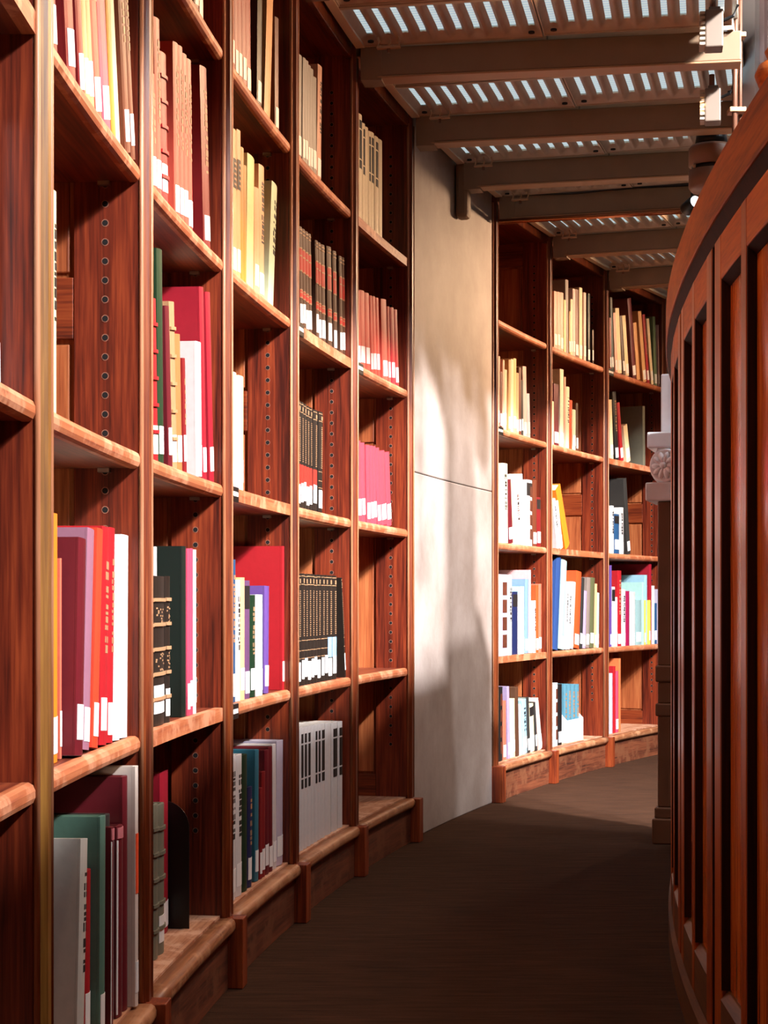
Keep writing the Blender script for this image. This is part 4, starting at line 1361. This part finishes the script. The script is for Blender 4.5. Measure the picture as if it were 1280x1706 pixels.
BMrose = plain('rose_head_cap', '#b86a70', 0.6)
rows = [ln.split(',') for ln in BOOKS.strip().splitlines()]
cnt = {}
for rw in rows:
    cnt[(rw[0], rw[1])] = cnt.get((rw[0], rw[1]), 0) + 1
seen = {}
for idx, rw in enumerate(rows):
    bay, lev = int(rw[0]), int(rw[1])
    s, w, h, ins, dep, lean = map(float, rw[2:8])
    col, st = rw[8], rw[9]
    k = seen.get((bay, lev), 0)
    seen[(bay, lev)] = k + 1
    tm = (POST[BAY[bay][0]] + POST[BAY[bay][1]]) / 2
    t = tm + math.degrees(s / R)
    o = make_book(w, h, dep, col, st, idx)
    p = wp(t, R + ins, LZ[lev] + 0.0006 + w / 2 * math.sin(abs(lean)))
    o.location = p
    o.rotation_euler = (0, lean, math.pi / 2 - math.radians(t))
    tot = cnt[(rw[0], rw[1])]
    kindw = 'leather volume' if ('B' in st or 'D' in st or 'R' in st) else ('volume' if 'N' in st else 'book')
    look = ('leaning ' if abs(lean) > 0.13 else '') + col.replace('black leather', 'black gilt').replace('tan leather', 'tan')
    where = ('only book' if tot == 1 else (ORD[k] + ' from left'))
    tag(o, '%s %s, %s, %s, %s' % (look, kindw, where, LEVNAME[lev], BAYNAME[bay]), 'book', 'books, %s, %s' % (LEVNAME[lev], BAYNAME[bay]))

# black steel bookend on the bottom shelf, fourth bookcase left of the pier
tm = (POST[2] + POST[3]) / 2
sb = 0.178
be = empty('bookend', wp(tm + math.degrees(sb / R), R + 0.03, LZ[0] + 0.0008), math.pi / 2 - math.radians(tm + math.degrees(sb / R)))
pl = []
for q in range(9):
    a = math.pi / 2 + math.pi / 2 * q / 8
    pl.append((0.045 + 0.045 * math.cos(a), 0.165 + 0.045 * math.sin(a)))
poly = [(0.0, 0.0)] + [(y, z) for y, z in reversed(pl)] + [(0.13, 0.21), (0.13, 0.0)]
mb = MB()
nn = len(poly)
mb.add([(0.0, y, z) for y, z in poly] + [(0.0022, y, z) for y, z in poly],
       [list(range(nn)), [nn + q for q in range(nn)][::-1]] + [[q, (q + 1) % nn, nn + (q + 1) % nn, nn + q] for q in range(nn)])
mb.build('upright_plate', M['black'], be)
MB().box(0.0022, 0.034, 0.012, 0.12, 0.0, 0.0012).build('foot', M['black'], be)
tag(be, 'black steel bookend on the bottom shelf beside crimson book, fourth bookcase', 'bookend')

# white magazine file holding the slate-blue volumes
tm = (POST[8] + POST[9]) / 2
fb = [r for r in rows if r[8] == 'slate blue']
s0 = min(float(r[2]) - float(r[3]) / 2 for r in fb) - 0.004
s1 = max(float(r[2]) + float(r[3]) / 2 for r in fb) + 0.004
sc_ = (s0 + s1) / 2
mf = empty('magazine_file', wp(tm + math.degrees(sc_ / R), R + 0.018, LZ[0] + 0.0002), math.pi / 2 - math.radians(tm + math.degrees(sc_ / R)))
hw = (s1 - s0) / 2
MB().box(-hw, hw, 0.0, 0.003, 0.0, 0.085).build('front_panel', M['paper'], mf)
for sg in (-1, 1):
    x0, x1 = sorted((sg * hw, sg * (hw + 0.0025)))
    py = [(0.0, 0.0), (0.0, 0.085), (0.13, 0.22), (0.22, 0.22), (0.22, 0.0)]
    mb = MB()
    mb.add([(x0, y, z) for y, z in py] + [(x1, y, z) for y, z in py], [[0, 1, 2, 3, 4], [9, 8, 7, 6, 5]] + [[q, (q + 1) % 5, 5 + (q + 1) % 5, 5 + q] for q in range(5)])
    mb.build('side_wing', M['paper'], mf)
tag(mf, 'white open-topped magazine file around the slate blue volumes', 'magazine file')
